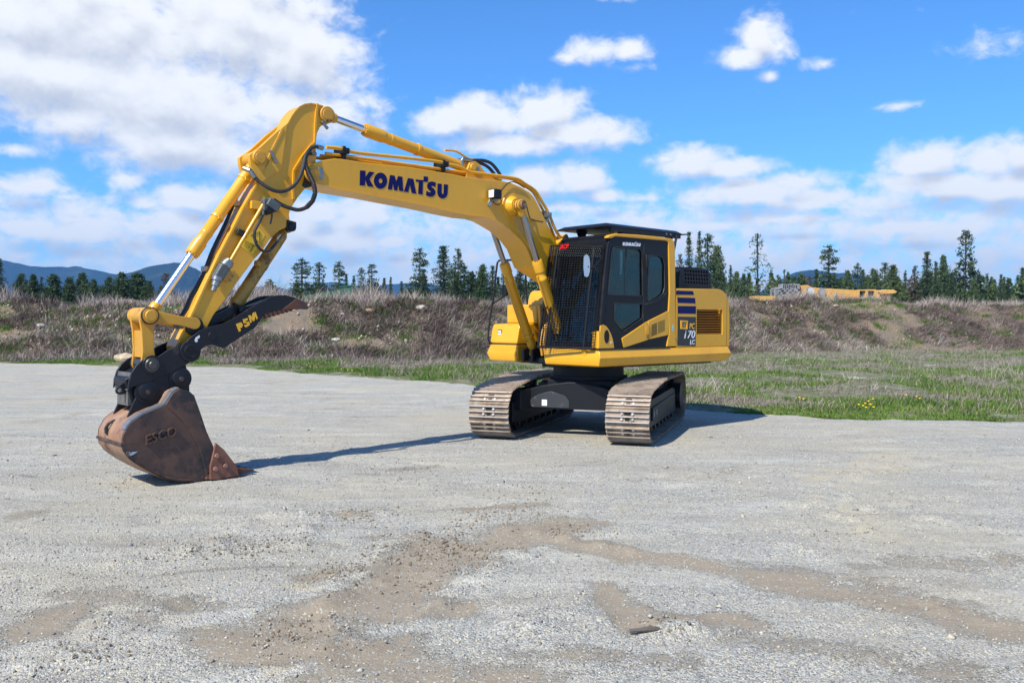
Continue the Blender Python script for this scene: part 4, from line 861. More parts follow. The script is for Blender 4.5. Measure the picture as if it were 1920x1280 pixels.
    m = MB(); m.box(c[0]-.085, c[0]+.055, .24, .37, c[1]-.065, c[1]+.065); l = m.build('work_lamp', BLK, BOOM, bevel=.015)
    m = MB(); m.box(c[0]+.056, c[0]+.062, .252, .358, c[1]-.052, c[1]+.052); m.build('lamp_lens', LENS, l, bevel=.004)
    m = MB(); m.box(c[0]-.05, c[0]+.02, .21, .33, c[1]-.10, c[1]-.066); m.beam((c[0], .24, c[1]-.08), (c[0]+.03, .22, c[1]-.16), .03, .06); m.build('lamp_bracket', ZNC, l, bevel=.004)
    m = MB(); m.tube(P3('wlwire', .235), .008, 6, 4); m.tube([(c[0]-.08, .3, c[1]-.04), (c[0]-.16, .27, c[1]-.08), (c[0]-.13, .24, c[1]-.13), (c[0]-.02, .25, c[1]-.10)], .006, 6, 4); m.build('lamp_cable', RUB, l)
    m = MB(); m.tube(P3('pinwire', .26), .008, 6, 4); m.build('grease_line', RUB, BOOM)
    m = MB(); a = T['pinwire'][5]; m.pin(a[0]+.06, a[1], W2, W2+.03, .025, 12); m.build('grease_fitting', YELD, BOOM)
boom()
def ram(name, p0, p1, rod_end, r_b, r_r, head=.16, parent=None, rod_from_p0=True, bm=YEL, rm=CHR, boss=.085, bw=.06):
    "hydraulic cylinder from pin p0 (barrel side) to pin p1 (rod side); rod_end = distance from p0 where the barrel ends"
    p0, p1 = Vector(p0), Vector(p1); d = (p1-p0).normalized(); L = (p1-p0).length
    o = MB(); o.lathe(p0, p1, [(.05, r_b*.6), (.10, r_b*.98), (.14, r_b), (rod_end-head-.14, r_b), (rod_end-head-.135, r_b*1.05), (rod_end-head-.10, r_b*1.05), (rod_end-head-.095, r_b), (rod_end-head, r_b), (rod_end-head+.005, r_b*1.16), (rod_end-.02, r_b*1.16), (rod_end, r_b*1.08)], 32)
    o.pin(p0.x, p0.z, p0.y-bw, p0.y+bw, boss, 28)
    a = d.orthogonal().normalized(); b = d.cross(a)
    for i in range(12):
        t = 2*math.pi*i/12; c = p0 + d*rod_end + (a*math.cos(t)+b*math.sin(t))*r_b*.88; o.lathe(c-d*.012, c+d*.014, [(0, .013), (.026, .013)], 6)
    g = o.build(name, bm, parent)
    rr = MB(); rr.lathe(p0+d*(rod_end-.02), p1-d*.10, [(0, r_r), ((p1-d*.10-(p0+d*(rod_end-.02))).length, r_r)], 28); rr.build('piston_rod', rm, g)
    e = MB(); e.lathe(p1-d*.16, p1, [(0, r_r*1.15), (.02, r_r*1.35), (.10, r_r*1.4), (.16, r_r*1.0)], 24); e.pin(p1.x, p1.z, p1.y-bw, p1.y+bw, boss, 28); e.build('rod_eye', bm, g)
    return g, p0, p1, d
def rams():
    for s in (1, -1):
        g, p0, p1, d = ram('boom_cylinder', (.86, s*.345, 1.20), (1.845, s*.36, 3.335), 1.50, .068, .043, parent=EX, rm=CHRD, boss=.08, bw=.055)
        m = MB(); q = p0+d*1.30; o2 = Vector((0, -.11*0, 0)) + d.cross(Vector((0, 1, 0)))*-.095
        m.tube([q+o2*.8, q+o2, p0+d*.30+o2, p0+d*.22+o2*.7], .012, 8, 1); m.build('cylinder_pipe', YEL, g)
        m = MB(); m.lathe(p0+d*.28, p0+d*.33, [(0, .09), (.05, .09)], 20); m.build('cylinder_band', YEL, g)
    a = T['cylA']
    g, p0, p1, d = ram('arm_cylinder', (2.50, 0, 3.82), (a[0][0]+.03, 0, a[0][1]), 1.70, .072, .045, parent=EX, head=.28)
    m = MB(); m.lathe(p0+d*.85, p0+d*.89, [(0, .082), (.04, .082)], 24); m.build('cylinder_band', YEL, g)
    b = T['cylB']
    g, p0, p1, d = ram('bucket_cylinder', (b[0][0], 0, b[0][1]), (b[3][0], 0, b[3][1]), 1.385, .066, .043, parent=EX, head=.17)
    m = MB()
    for t in (.30, .86): m.lathe(p0+d*t, p0+d*(t+.03), [(0, .075), (.03, .075)], 24); c = p0+d*(t+.015)+Vector((0, .075, 0)); m.box(c.x-.02, c.x+.02, c.y-.02, c.y+.02, c.z-.02, c.z+.02)
    m.build('cylinder_band', YEL, g)
    t = T['cylT']; p0 = Vector((t[0][0], 0, t[0][1])); p1 = Vector((6.0, 0, 1.72))
    TH = M('thumb_cylinder_paint', (.42, .24, .03), .45, coat=.15, dirt=(.10, .06, .02), dscale=6, dlo=.45, dhi=.7)
    g, p0, p1, d = ram('thumb_cylinder', p0, p1, 1.10, .073, .042, parent=EX, head=.05, bm=TH, rm=BLKS, boss=.06)
    m = MB(); m.lathe(p0+d*.52, p0+d*.57, [(0, .078), (.05, .078)], 24); c = p0+d*.545+Vector((0, .03, 0)); m.beam(c+Vector((.02, 0, -.02)), c+Vector((.12, .08, .02)), .05, .05); m.build('cylinder_band', TH, g)
    m = MB()
    for y in (.12, -.15): m.prism([(5.34, 2.76), (5.27, 2.73), (5.21, 2.78), (5.21, 2.85), (5.33, 2.87)], y, y+.03)
    m.pin(5.268, 2.785, -.16, .17, .05); m.build('thumb_cylinder_bracket', BLKS, g, bevel=.005)
rams()
# ---- arm
ARM = empty('arm'); ARM.parent = EX
def arm():
    W2 = .14
    m = MB(); m.prism(T['arm'], -W2, W2); m.build('arm_beam', YEL, ARM, bevel=.006)
    ao = T['arm']
    m = MB()
    fr = ao[-6:] + [ao[0]]
    for (a, b), (c, d) in zip(fr, fr[1:]): m.beam((a, W2+.008, b), (c, W2+.008, d), .022, .016, up=(0, 1, 0))
    up = ao[0:11]
    for (a, b), (c, d) in zip(up, up[1:]): m.beam((a, W2+.006, b), (c, W2+.006, d), .014, .012, up=(0, 1, 0))
    bk = [ao[20]] + ao[21:25]
    v = [(4.93, 4.205), (4.93, 3.95), (4.94, 3.75), (5.0, 3.64)]
    bk = [unused for unused in T['arm'][23:27]]
    lo = T['arm'][38:42]
    for (a, b), (c, d) in zip(lo, lo[1:]): m.beam((a, W2+.006, b), (c, W2+.006, d), .014, .02, up=(0, 1, 0))
    fb = T['flback']
    for (a, b), (c, d) in zip(fb, fb[1:]): m.beam((a, W2+.012, b), (c, W2+.012, d), .024, .024, up=(0, 1, 0))
    m.build('flange_lip', YEL, ARM)
    m = MB(); m.prism(T['grease_shade'], W2-.02, W2+.004); m.build('grease_shade_patch', M('black_grease_and_shade', (.012, .009, .007), .5, bump=.6, bscale=30), ARM)  # dark patch painting both grease and the shade where arm meets boom
    # stiffener line behind the cylinder pin
    s = T['stiff']; m = MB()
    for (a, b), (c, d) in zip(s, s[1:]): m.beam((a, W2+.012, b), (c, W2+.012, d), .03, .022, up=(0, 1, 0))
    m.build('stiffener', YEL, ARM, bevel=.003)
    # bucket cylinder bracket plates
    p = T['armpins']; bu = T['armbulge']
    pl = [(p[1][0]+.12, p[1][1]+.02), (p[1][0]+.10, p[1][1]-.10), (p[1][0]-.02, p[1][1]-.28), (p[1][0]-.28, p[1][1]-.10), (p[1][0]-.36, p[1][1]+.45), (p[1][0]-.22, p[1][1]+.33), (p[1][0]-.02, p[1][1]+.13)]
    m = MB(); m.prism(pl, .10, W2+.016); m.prism(pl, -W2-.016, -.10); m.build('cylinder_bracket', YEL, ARM, bevel=.006)
    m = MB(); m.pin(p[1][0], p[1][1], -.19, .19, .085, 32); m.pin(p[1][0], p[1][1], .19, .20, .06, 28, ch=.003)
    m.pin(p[0][0], p[0][1], -.17, .175, .10, 32); m.pin(p[0][0], p[0][1], .175, .185, .07, 28, ch=.003); m.build('arm_pin', YELD, ARM)
    m = MB(); c = p[1]; m.beam((c[0]-.13, .175, c[1]+.10), (c[0]-.20, .175, c[1]-.04), .03, .03, up=(0, 1, 0)); c = p[0]; m.beam((c[0]+.08, .165, c[1]-.09), (c[0]-.0, .165, c[1]-.17), .03, .03, up=(0, 1, 0)); m.build('pin_keeper', ZNC, ARM, bevel=.004)
    m = MB(); m.pin(p[3][0], p[3][1], -.22, .22, .09, 28); m.pin(p[4][0], p[4][1], -.18, .18, .06, 24); m.build('arm_tip_boss', BLKS, ARM)
    # black hoses up the front plate
    bh = T['blackhose']
    for y in (-.075, -.045, -.012): 
        m = MB(); m.tube([(a+.015, y, b+.01) for a, b in bh], .011, 8, 3); m.build('grease_hose', RUB, ARM)
    m = MB(); m.tube([(a+.0, .03, b-.0) for a, b in bh[3:]], .008, 6, 2); m.build('thin_pipe', YEL, ARM)
    for i in (2, 5): 
        m = MB(); a, b = bh[i]; m.box(a-.04, a+.05, -.10, .02, b-.03, b+.03); m.build('hose_clamp', ZNC, ARM, bevel=.006)
    # shut-off valve, pipe, lower valve
    v = T['valve']; c = ((v[0][0]+v[1][0])/2, (v[0][1]+v[1][1])/2)
    m = MB(); m.beam((v[0][0], .215, v[0][1]), (v[1][0], .215, v[1][1]), .10, .13, up=(0, 1, 0)); m.beam((v[3][0]-.02, .20, v[3][1]-.01), (v[3][0]-.02, .20, v[3][1]-.15), .11, .10, up=(0, 1, 0)) ; o = m.build('shutoff_valve', GRY, ARM, bevel=.01)
    m = MB(); a = T['lever'][0]; m.tube([(t[0], .27, t[1]) for t in T['lever']], .011, 8, 3); m.lathe((a[0], .15, a[1]+.02), (a[0], .27, a[1]+.02), [(0, .05), (.12, .045)], 14); m.box(a[0]-.05, a[0]+.06, .15, .25, a[1]+.0, a[1]+.10); m.build('valve_lever', BLKS, o)
    m = MB(); m.box(v[7][0]-.02, v[7][0]+.10, .145, .20, v[7][1]-.05, v[7][1]+.04); m.build('valve_mount', YEL, o, bevel=.006)
    pp = T['pipe1']; m = MB(); m.tube([(pp[0][0], .20, pp[0][1]), (pp[1][0], .20, pp[1][1])], .021, 12, 1); m.build('oil_pipe', YEL, ARM)
    m = MB(); m.beam((T['clampA'][0][0]+.02, .185, T['clampA'][0][1]), (T['clampA'][1][0], .185, T['clampA'][1][1]), .07, .045, up=(0, 1, 0)); m.build('pipe_clamp', LINK, ARM, bevel=.006)
    q = T['valve2']; m = MB(); m.beam((q[0][0], .215, q[0][1]), (q[1][0], .205, q[1][1]), .11, .11, up=(0, 1, 0)); o = m.build('lower_valve', GRY, ARM, bevel=.02, seg=3)
    m = MB(); m.lathe((pp[1][0], .21, pp[1][1]+.02), (q[0][0]+.01, .215, q[0][1]-.03), [(0, .055), (.03, .055), (.03, .065), (.09, .065)], 16); d = Vector((q[2][0]-q[1][0], 0, q[2][1]-q[1][1])).normalized(); b0 = Vector((q[1][0], .215, q[1][1])); m.lathe(b0-d*.02, b0+d*.14, [(0, .06), (.04, .06), (.04, .045), (.10, .045), (.10, .03), (.16, .03)], 12); m.build('valve_fitting', ZNC, o)
    m = MB(); m.prism([(q[3][0], q[3][1]), (q[4][0], q[4][1]), (q[1][0]-.06, q[1][1]+.02), (q[0][0]-.08, q[0][1]-.02)], .143, .165); m.build('valve_mount', YELD, o, bevel=.004)
    m = MB(); n = Vector((q[5][0], .168, q[5][1]))
    for dx, dz in ((0, 0), (.06, .04), (.03, -.05), (.09, -.01)): m.pin(n.x-.02+dx, n.z+dz-.02, .16, .18, .011, 8, ch=.002)
    m.build('valve_bolt', ZNC, o)
    # hoses
    h = T['hose1']; ys = [.16, .18, .22, .26, .28, .29, .29, .29, .28, .26, .24, .22, .19, .17]
    m = MB(); m.tube([(a, y, b) for (a, b), y in zip(h, ys)], .021, 10, 4); m.build('arm_hose', RUB, ARM)
    m = MB(); m.tube([(a, y, b) for (a, b), y in zip(h[:2], ys)], .027, 10, 1); m.tube([(h[-2][0], .19, h[-2][1]), (h[-1][0], .17, h[-1][1])], .027, 10, 1); m.tube([(h[0][0]+.05, .10, h[0][1]+.03), (h[0][0], .16, h[0][1])], .03, 10, 1); m.build('hose_fitting', ZNC, ARM)
    h = T['hose2']; ys = [.22, .24, .27, .29, .30, .31, .31, .30, .28, .26, .24, .2, .15, .12]
    m = MB(); m.tube([(a, y, b) for (a, b), y in zip(h, ys)], .023, 10, 4)
    # spiral guard over its hanging loop
    P = [Vector((a, y, b)) for (a, b), y in zip(h, ys)][4:12]; out = []
    for i in range(len(P)-1):
        for j in range(7):
            c0 = P[i].lerp(P[i+1], j/7); d0 = (P[i+1]-P[i]).normalized(); m.lathe(c0-d0*.006, c0+d0*.006, [(0, .026), (.006, .030), (.012, .026)], 10)
    m.build('arm_hose', RUB, ARM)
    m = MB(); m.tube([(h[-2][0], .15, h[-2][1]), (h[-1][0], .12, h[-1][1])], .028, 10, 1); m.build('hose_fitting', ZNC, ARM)
    h = T['hose3']; m = MB(); m.tube([(a, .25 if 0 < i < 7 else .20, b) for i, (a, b) in enumerate(h)], .017, 10, 4); m.build('thumb_hose', RUB, ARM)
    m = MB(); m.tube([(h[-2][0], .20, h[-2][1]), (h[-1][0], .15, h[-1][1])], .024, 10, 1); m.tube([(h[0][0]-.01, .20, h[0][1]+.05), (h[0][0], .20, h[0][1])], .024, 10, 1); m.build('hose_fitting', ZNC, ARM)
    # warning sticker with triangle and pictogram
    m = MB(); m.prism(T['sticker'], W2+.001, W2+.003); o = m.build('warning_sticker', STK, ARM)
    m = MB(); t3 = T['tri']; 
    for i in range(3): (a, b), (c, d) = t3[i], t3[(i+1) % 3]; m.beam((a, W2+.004, b), (c, W2+.004, d), .002, .010, up=(0, 1, 0))
    hd = T['sthand']; m.beam((hd[0][0], W2+.004, hd[0][1]), (hd[1][0], W2+.004, hd[1][1]), .002, .022, up=(0, 1, 0)); m.beam((hd[2][0], W2+.004, hd[2][1]), (hd[3][0], W2+.004, hd[3][1]), .002, .010, up=(0, 1, 0)); m.beam((hd[0][0]-.03, W2+.004, hd[0][1]-.01), (hd[0][0]+.04, W2+.004, hd[0][1]+.01), .002, .012, up=(0, 1, 0))
    m.build('sticker_symbol', BLK, o)
arm()
# ---- bucket linkage
def linkage():
    A = T['hlinkpins'][0]; B = T['hlinkpins'][1]; C = T['armpins'][4]
    A = (6.858+.07, 1.745); 
    def bar(p, q, w0, w1, y, t):
        p, q = Vector((p[0], 0, p[1])), Vector((q[0], 0, q[1])); d = (q-p).normalized(); n = Vector((d.z, 0, -d.x)); L = (q-p).length; out = []
        for s in range(9): a = math.pi/2+math.pi*s/8; out.append(p+d*math.cos(a)*w0+n*math.sin(a)*w0)
        out += [p+d*L*.3-n*w0*.75, p+d*L*.7-n*w1*.75]
        for s in range(9): a = -math.pi/2+math.pi*s/8; out.append(q+d*math.cos(a)*w1+n*math.sin(a)*w1)
        out += [p+d*L*.7+n*w1*.75, p+d*L*.3+n*w0*.75]
        return [(v.x, v.z) for v in out]
    for s in (1, -1):
        m = MB(); m.prism(bar(A, C, .075, .065, 0, 0), s*.175 if s > 0 else -.205, .205 if s > 0 else -.175); m.build('side_link', YELD, EX, bevel=.006)
    H = empty('bucket_link'); H.parent = EX
    for y in (.115, -.15):
        m = MB(); m.prism(bar(A, B, .085, .08, 0, 0), y, y+.035); m.build('link_plate', YELD, H, bevel=.006)
    m = MB(); mid = ((A[0]+B[0])/2, (A[1]+B[1])/2); m.box(mid[0]-.05, mid[0]+.05, -.115, .115, mid[1]-.18, mid[1]+.10); m.build('link_web', YELD, H)
    m = MB(); m.pin(A[0], A[1], -.24, .24, .085, 32); m.pin(A[0], A[1], .24, .265, .06, 28); m.build('linkage_pin', YELD, EX)
    m = MB(); m.pin(A[0], A[1], .208, .238, .092, 32, ch=.004); m.pin(A[0], A[1], -.235, -.21, .092, 32, ch=.004); m.build('linkage_washer', LINK, EX)
linkage()
def coupler():
    Cp = empty('quick_coupler'); Cp.parent = EX
    m = MB(); m.prism(T['coupler'], .205, .235); m.build('coupler_side_plate', BLKS, Cp, bevel=.005)
    m = MB(); m.prism(T['coupler'], -.235, -.205); m.build('coupler_side_plate', BLKS, Cp, bevel=.005)
    m = MB(); m.prism(T['couplerlow'], -.18, .18); m.build('coupler_body', BLKS, Cp, bevel=.01)
    m = MB(); B = T['hlinkpins'][1]; Tp = T['thumbpin'][0]
    for (a, b) in (B,): m.pin(a, b, -.26, .255, .075, 28); m.pin(a, b, .25, .285, .045, 24)
    m.pin(Tp[0], Tp[1], -.26, .275, .07, 28); m.build('coupler_pin', M('pin_steel', (.09, .085, .08), .4, metal=.7), Cp)
    m = MB(); m.pin(B[0], B[1], .236, .246, .10, 32, ch=.003); m.build('pin_collar', BLKS, Cp)
    m = MB(); h = T['eyehole'][0]; m.prism(T['eyelug'], .085, .115, holes=[[(h[0]+.022*math.cos(t), h[1]+.022*math.sin(t)) for t in [i*math.pi/6 for i in range(12)]]]); m.build('lifting_lug', BLKS, Cp, bevel=.003)
    c = T['coupler']; m = MB(); p, q = c[7], c[9]
    m.add([(p[0]-.01, -.20, p[1]), (p[0]-.01, .20, p[1]), (q[0]-.01, .20, q[1]), (q[0]-.01, -.20, q[1])], [(0, 1, 2, 3)]); m.box(q[0]-.10, q[0]-.02, -.16, .16, q[1]-.16, q[1]+.10); m.build('coupler_front_plate', M('dusty_steel', (.12, .11, .10), .6, var=.4, vscale=9), Cp)
    t = MB(); e = T['coupler'][8]; text_into(t, 'J', lambda u, v, w: (e[0]-.16-u, .2355+w, e[1]-.12+v), .13, off=.004); t.build('red_marking', M('faded_red', (.25, .02, .03), .6), Cp)
coupler()
def thumb():
    Th = empty('thumb'); Th.parent = EX
    t = T['thumb']
    m = MB(); m.prism(t, .215, .245); a = m.build('thumb_side_plate', BLKS, Th, bevel=.005)
    m = MB(); m.prism(t, -.11, -.08); m.build('thumb_side_plate', BLKS, Th, bevel=.005)
    m = MB(); 
    lowr = t[20:27]
    for (p, q), (r_, s_) in zip(lowr, lowr[1:]): m.beam((p, .068, q+.02), (r_, .068, s_+.02), .30, .025, up=(0, 0, 1)) 
    m.build('thumb_web', BLKS, Th)
    ti = t[12:17]
    m = MB(); m.prism(t[11:18], .20, .250); m.prism(t[11:18], -.115, -.06); m.build('thumb_tip', TIP, Th, bevel=.004)
    # saw teeth under the tip
    m = MB(); 
    for i in range(7):
        f = i/7; x = t[16][0]+(t[19][0]-t[16][0])*f; z = t[16][1]+(t[19][1]-t[16][1])*f-.005
        m.prism([(x-.025, z+.03), (x+.025, z+.03), (x, z-.025)], .17, .248)
    m.build('thumb_serration', TIP, Th)
    m = MB(); p = T['thumbpin'][0]; m.lathe((p[0], .24, p[1]), (p[0], .275, p[1]), [(0, .115), (.012, .11), (.014, .075), (.035, .07)], 32); q = T['thumbpin'][1]; m.pin(q[0], q[1], .24, .252, .045, 20, ch=.003); m.build('thumb_pivot', BLKS, Th)
    m = MB()
    for y in (.09, -.06): m.prism(T['thumblink'], y, y+.035)
    m.pin(T['thumblink'][0][0]-.02, T['thumblink'][0][1]-.03, -.17, .19, .10, 28); L = T['thumblink'][5]; m.pin(L[0], L[1], -.1, .2, .05, 20); m.beam((L[0]-.02, .1, L[1]+.0), (L[0]-.30, .1, L[1]+.10), .12, .03); m.build('thumb_link', BLKS, Th, bevel=.006)
    m = MB()
    m.prism(T['psmP'], .2455, .2485); m.prism(T['psmS'], .2455, .2485); m.prism(T['psmM'], .2455, .2485); m.build('thumb_lettering', YDEC, Th)
    m = MB(); m.prism(T['swipe'], .2455, .247); m.build('paint_smear', WHT, Th)
thumb()
def bucket():
    B = empty('bucket', (0, .06, .014)); B.parent = EX
    bo = T['bucket']; W2 = .38
    m = MB(); m.prism(bo, W2-.03, W2); m.build('bucket_side', RUST, B, bevel=.005)
    m = MB(); m.prism(bo, -W2, -W2+.03); m.build('bucket_side', RUST, B, bevel=.005)
    sh = bo[8:] + bo[0:2]
    n = len(sh); cx = sum(p[0] for p in bo)/len(bo); cz = sum(p[1] for p in bo)/len(bo)
    v = []; 
    inn = []
    for i, p in enumerate(sh):
        a = Vector(sh[max(0, i-1)]); b = Vector(sh[min(n-1, i+1)]); d = (b-a).normalized(); nn = Vector((-d.y, d.x))
        if (Vector((cx, cz))-Vector(p)).dot(nn) < 0: nn = -nn
        inn.append((p[0]+nn.x*.022, p[1]+nn.y*.022))
    m = MB(); m.prism(list(sh)+list(reversed(inn)), -W2+.03, W2-.03); m.build('bucket_shell', RUSTB, B)
    # welded wear strips along heel and sides
    m = MB(); hl = bo[10:18]
    for (a, b), (c, d) in zip(hl, hl[1:]): 
        m.beam((a, W2+.002, b+.024), (c, W2+.002, d+.024), .014, .05, up=(0, 1, 0))
    k = bo[19]; m.beam((k[0]+.004, -W2, k[1]), (k[0]+.004, W2, k[1]), .03, .02, up=(1, 0, 0)); m.build('wear_strip', RUST, B, bevel=.004)
    m = MB(); r = T['bktridge']
    m.prism([(a, b) for a, b in r] + [bo[7], bo[6], bo[4], bo[3], bo[2], bo[1], bo[0], bo[-1]], W2-.001, W2+.012); m.build('side_reinforcement', RUST, B, bevel=.006)
    c = T['cutter']
    for s in (1, -1):
        y = (W2+.014, W2+.044) if s > 0 else (-W2-.044, -W2-.014)
        m = MB(); m.prism(c, *y); o = m.build('side_cutter', RUSTD, B, bevel=.006)
        m = MB()
        for q in T['bolts']: m.pin(q[0], q[1], y[1] if s > 0 else y[0]-.025, (y[1]+.025) if s > 0 else y[0], .026, 6, ch=.004)
        m.build('cutter_bolt', M('bolt_steel', (.33, .17, .13), .5, metal=.3), o)
    m = MB(); e = bo[8]; t = T['tooth']; m.add([], [])
    m.prism([(e[0]+.04, e[1]-.0), (e[0]+.02, e[1]+.045), (t[0][0]+.02, t[0][1]+.02), (t[2][0]-.02, t[2][1]-.004)], -W2, W2+.012); m.build('cutting_edge', RUSTD, B, bevel=.005)
    m0 = None
    for y in (-.335, -.168, 0, .168, .335):
        m = MB(); x0 = t[0][0]+.06; z0 = (t[0][1]+t[2][1])/2; x1, z1 = t[1][0], t[1][1]+.022
        v = [(x0+.06, y-.05, z0-.03), (x0+.06, y+.05, z0-.03), (x0+.06, y+.05, z0+.075), (x0+.06, y-.05, z0+.075), (x0-.08, y-.042, z0-.03), (x0-.08, y+.042, z0-.03), (x0-.08, y+.042, z0+.048), (x0-.08, y-.042, z0+.048), (x1, y-.022, z1-.008), (x1, y+.022, z1-.008), (x1, y+.022, z1+.006), (x1, y-.022, z1+.006)]
        f = [(0, 1, 2, 3), (8, 11, 10, 9)] + [(k*4+i, k*4+(i+1) % 4, k*4+4+(i+1) % 4, k*4+4+i) for k in (0, 1) for i in range(4)]
        m.add(v, f); m.build('bucket_tooth', TIP, B, bevel=.006)
    # hanger ears and pins
    for s in (1, -1):
        m = MB(); y = (.13, .165) if s > 0 else (-.285, -.25); m.prism(T['ears'], *y); m.build('bucket_ear', BLKS, B, bevel=.005)
    m = MB(); 
    for q in T['earpins']: m.lathe((q[0], .162, q[1]), (q[0], .202, q[1]), [(0, .125), (.01, .12), (.012, .09), (.03, .085), (.04, .05)], 32); m.pin(q[0], q[1], -.31, .17, .05, 20)
    m.build('bucket_pin', BLKS, B)
    m = MB()
    for q in T['earpins']: m.pin(q[0], q[1], .202, .210, .024, 16, ch=.002)
    m.build('pin_bolt', RUST, B)
    # raised grey top edge bar
    tp = bo[22:] + bo[0:1]; m = MB()
    for (a, b), (c_, d) in zip(tp, tp[1:]): m.beam((a, W2-.055, b+.006), (c_, W2-.055, d+.006), .11, .02, up=(0, 0, 1))
    m.build('top_edge_bar', M('grey_worn_steel', (.22, .22, .23), .45, metal=.5, dirt=(.10, .07, .05), dscale=7), B)
    m = MB(); m.prism(T['ring'], -.08, -.05); m.build('lifting_ring', RUST, B, bevel=.004)
    (xa, za), (xb, zb), _ = T['esco']; d = Vector((xb-xa, zb-za)); L = d.length; d.normalize(); nn = Vector((d.y, -d.x)); nn = nn if nn.y > 0 else -nn
    m = MB(); text_into(m, 'ESCO', lambda u, v, w: (u, v, w), 1, off=.01, shear=.25, depth=1)
    u0 = min(p[0] for p in m.v); u1 = max(p[0] for p in m.v)
    m.v = [(xa+d.x*L*(p[0]-u0)/(u1-u0)+nn.x*p[1]*.13, W2+.0+.028*p[2], za+d.y*L*(p[0]-u0)/(u1-u0)+nn.y*p[1]*.13) for p in m.v]
    m.build('cast_lettering', RUST, B)
    m = MB(); q = T['paint']; m.prism(q, W2+.0012, W2+.0025); m.build('blue_paint_smear', M('pale_paint', (.38, .47, .55), .5, dirt=(.12, .08, .06), dscale=20, dlo=.5, dhi=.55), B)
bucket()
# ================================================================ the ground
rng = np.random.default_rng(7)
def gxy(px, py):
    Y = F*EYE/(py-HOR); return ((px-960)/F*Y, Y)
# dirt showing through the gravel: capsules (x0, y0, x1, y1, radius, weight) in metres
DIRT = []
for (a, b, c, d, r, w) in [(1060,978,860,1045,.28,1.0),(870,1030,700,1130,.34,1.0),(760,1105,480,1190,.30,.9),(1000,1000,1150,1035,.22,1.0),(1130,1030,1330,1062,.16,.9),
  (1330,1060,1560,1100,.22,.75),(1120,1110,1200,1170,.20,1.0),(1190,1165,1420,1165,.16,.9),(480,1190,700,1230,.34,.9),(600,1250,1000,1262,.30,.7),(700,1150,860,1140,.16,.6),
  (1500,1080,1720,1130,.30,.8),(1700,1120,1900,1170,.30,.8),(1650,1060,1900,1050,.22,.5),(20,1180,160,1150,.20,.8),(150,1130,420,1130,.22,.55),(880,960,1010,950,.14,.9),(700,1010,830,1015,.09,.8),
  (620,970,700,968,.10,.7),(750,880,810,868,.22,.6),(0,975,30,970,.25,.6),(590,1080,640,1070,.10,.8),(300,1160,520,1200,.14,.4),(1180,900,1380,880,.35,.25),(1000,1210,1300,1250,.14,.5),(1400,1200,1800,1240,.22,.6)]:
    DIRT.append((*gxy(a, b), *gxy(c, d), r, w))
SAND = []
for (a, b, c, d, r, w) in [(1560,900,1680,850,.8,.8),(1600,960,1660,1010,.45,.8),(1680,930,1780,950,.5,.6),(1150,950,1400,930,.3,.6),(1350,960,1500,980,.3,.5),(950,920,1000,900,.3,.5),
  (380,1150,480,1250,.2,.7),(540,920,600,925,.3,.6),(360,990,460,1000,.18,.6),(1100,1060,1240,1110,.12,.5),(1880,900,1920,950,.5,.6),(580,1090,620,1100,.14,.9),(1700,1180,1900,1120,.2,.4)]:
    SAND.append((*gxy(a, b), *gxy(c, d), r, w))
for poly, w in (([(1480,965),(1560,905),(1690,868),(1900,850)], .55), ([(1500,1000),(1600,925),(1740,885),(1915,872)], .55), ([(1440,860),(1560,900),(1700,975),(1900,1060)], .45), ([(1380,880),(1500,925),(1620,1000),(1760,1100)], .45),
                ([(520,1270),(640,1130),(820,1010),(1080,930),(1400,880)], .4), ([(700,1275),(800,1150),(960,1040),(1200,960),(1500,915)], .4), ([(1900,1150),(1600,1085),(1300,1050),(1120,1040)], .45), ([(60,1240),(300,1120),(640,1030),(900,985)], .35)):
    for (a, b), (c, d) in zip(poly, poly[1:]): SAND.append((*gxy(a, b), *gxy(c, d), .13, w))
def field(X, Y, caps):
    m = np.zeros_like(X)
    wx = (fbm(X*1.1, Y*1.1, 4, 3)-.5)*1.1; wy = (fbm(X*1.1+40, Y*1.1, 4, 5)-.5)*1.1
    for (x0, y0, x1, y1, r, w) in caps:
        dx, dy = x1-x0, y1-y0; L = dx*dx+dy*dy+1e-9
        A, B = X+wx*.5, Y+wy*.5
        t = np.clip(((A-x0)*dx+(B-y0)*dy)/L, 0, 1); d = np.hypot(A-x0-dx*t, B-y0-dy*t)
        s = np.clip(1.15-d/(r*1.15), 0, 1)*w; m = np.maximum(m, s)
    return m
RUTS = []
for (a, b, c, d) in [(1480,965,1560,905),(1560,905,1690,868),(1500,1000,1600,925),(1700,975,1900,1060),(1500,925,1620,1000),(520,1270,640,1130),(640,1130,820,1010),(800,1150,960,1040),(60,1240,300,1120),(150,905,190,890),(250,1060,560,960),(330,1040,520,1015),(500,1040,640,975),(720,1020,860,1000),(560,970,720,962),(850,950,1010,935),(840,1030,1000,1050),(1000,1000,1160,1030),
  (860,1120,960,1040),(1170,1180,1290,1168),(1560,930,1920,1010),(1620,1120,1900,1150),(980,1170,1300,1190),(600,1215,760,1195),(240,1160,420,1120),(1480,1030,1610,1060),(100,1250,230,1210),(640,1100,860,1085)]:
    RUTS.append((*gxy(a, b), *gxy(c, d), .10, 1))
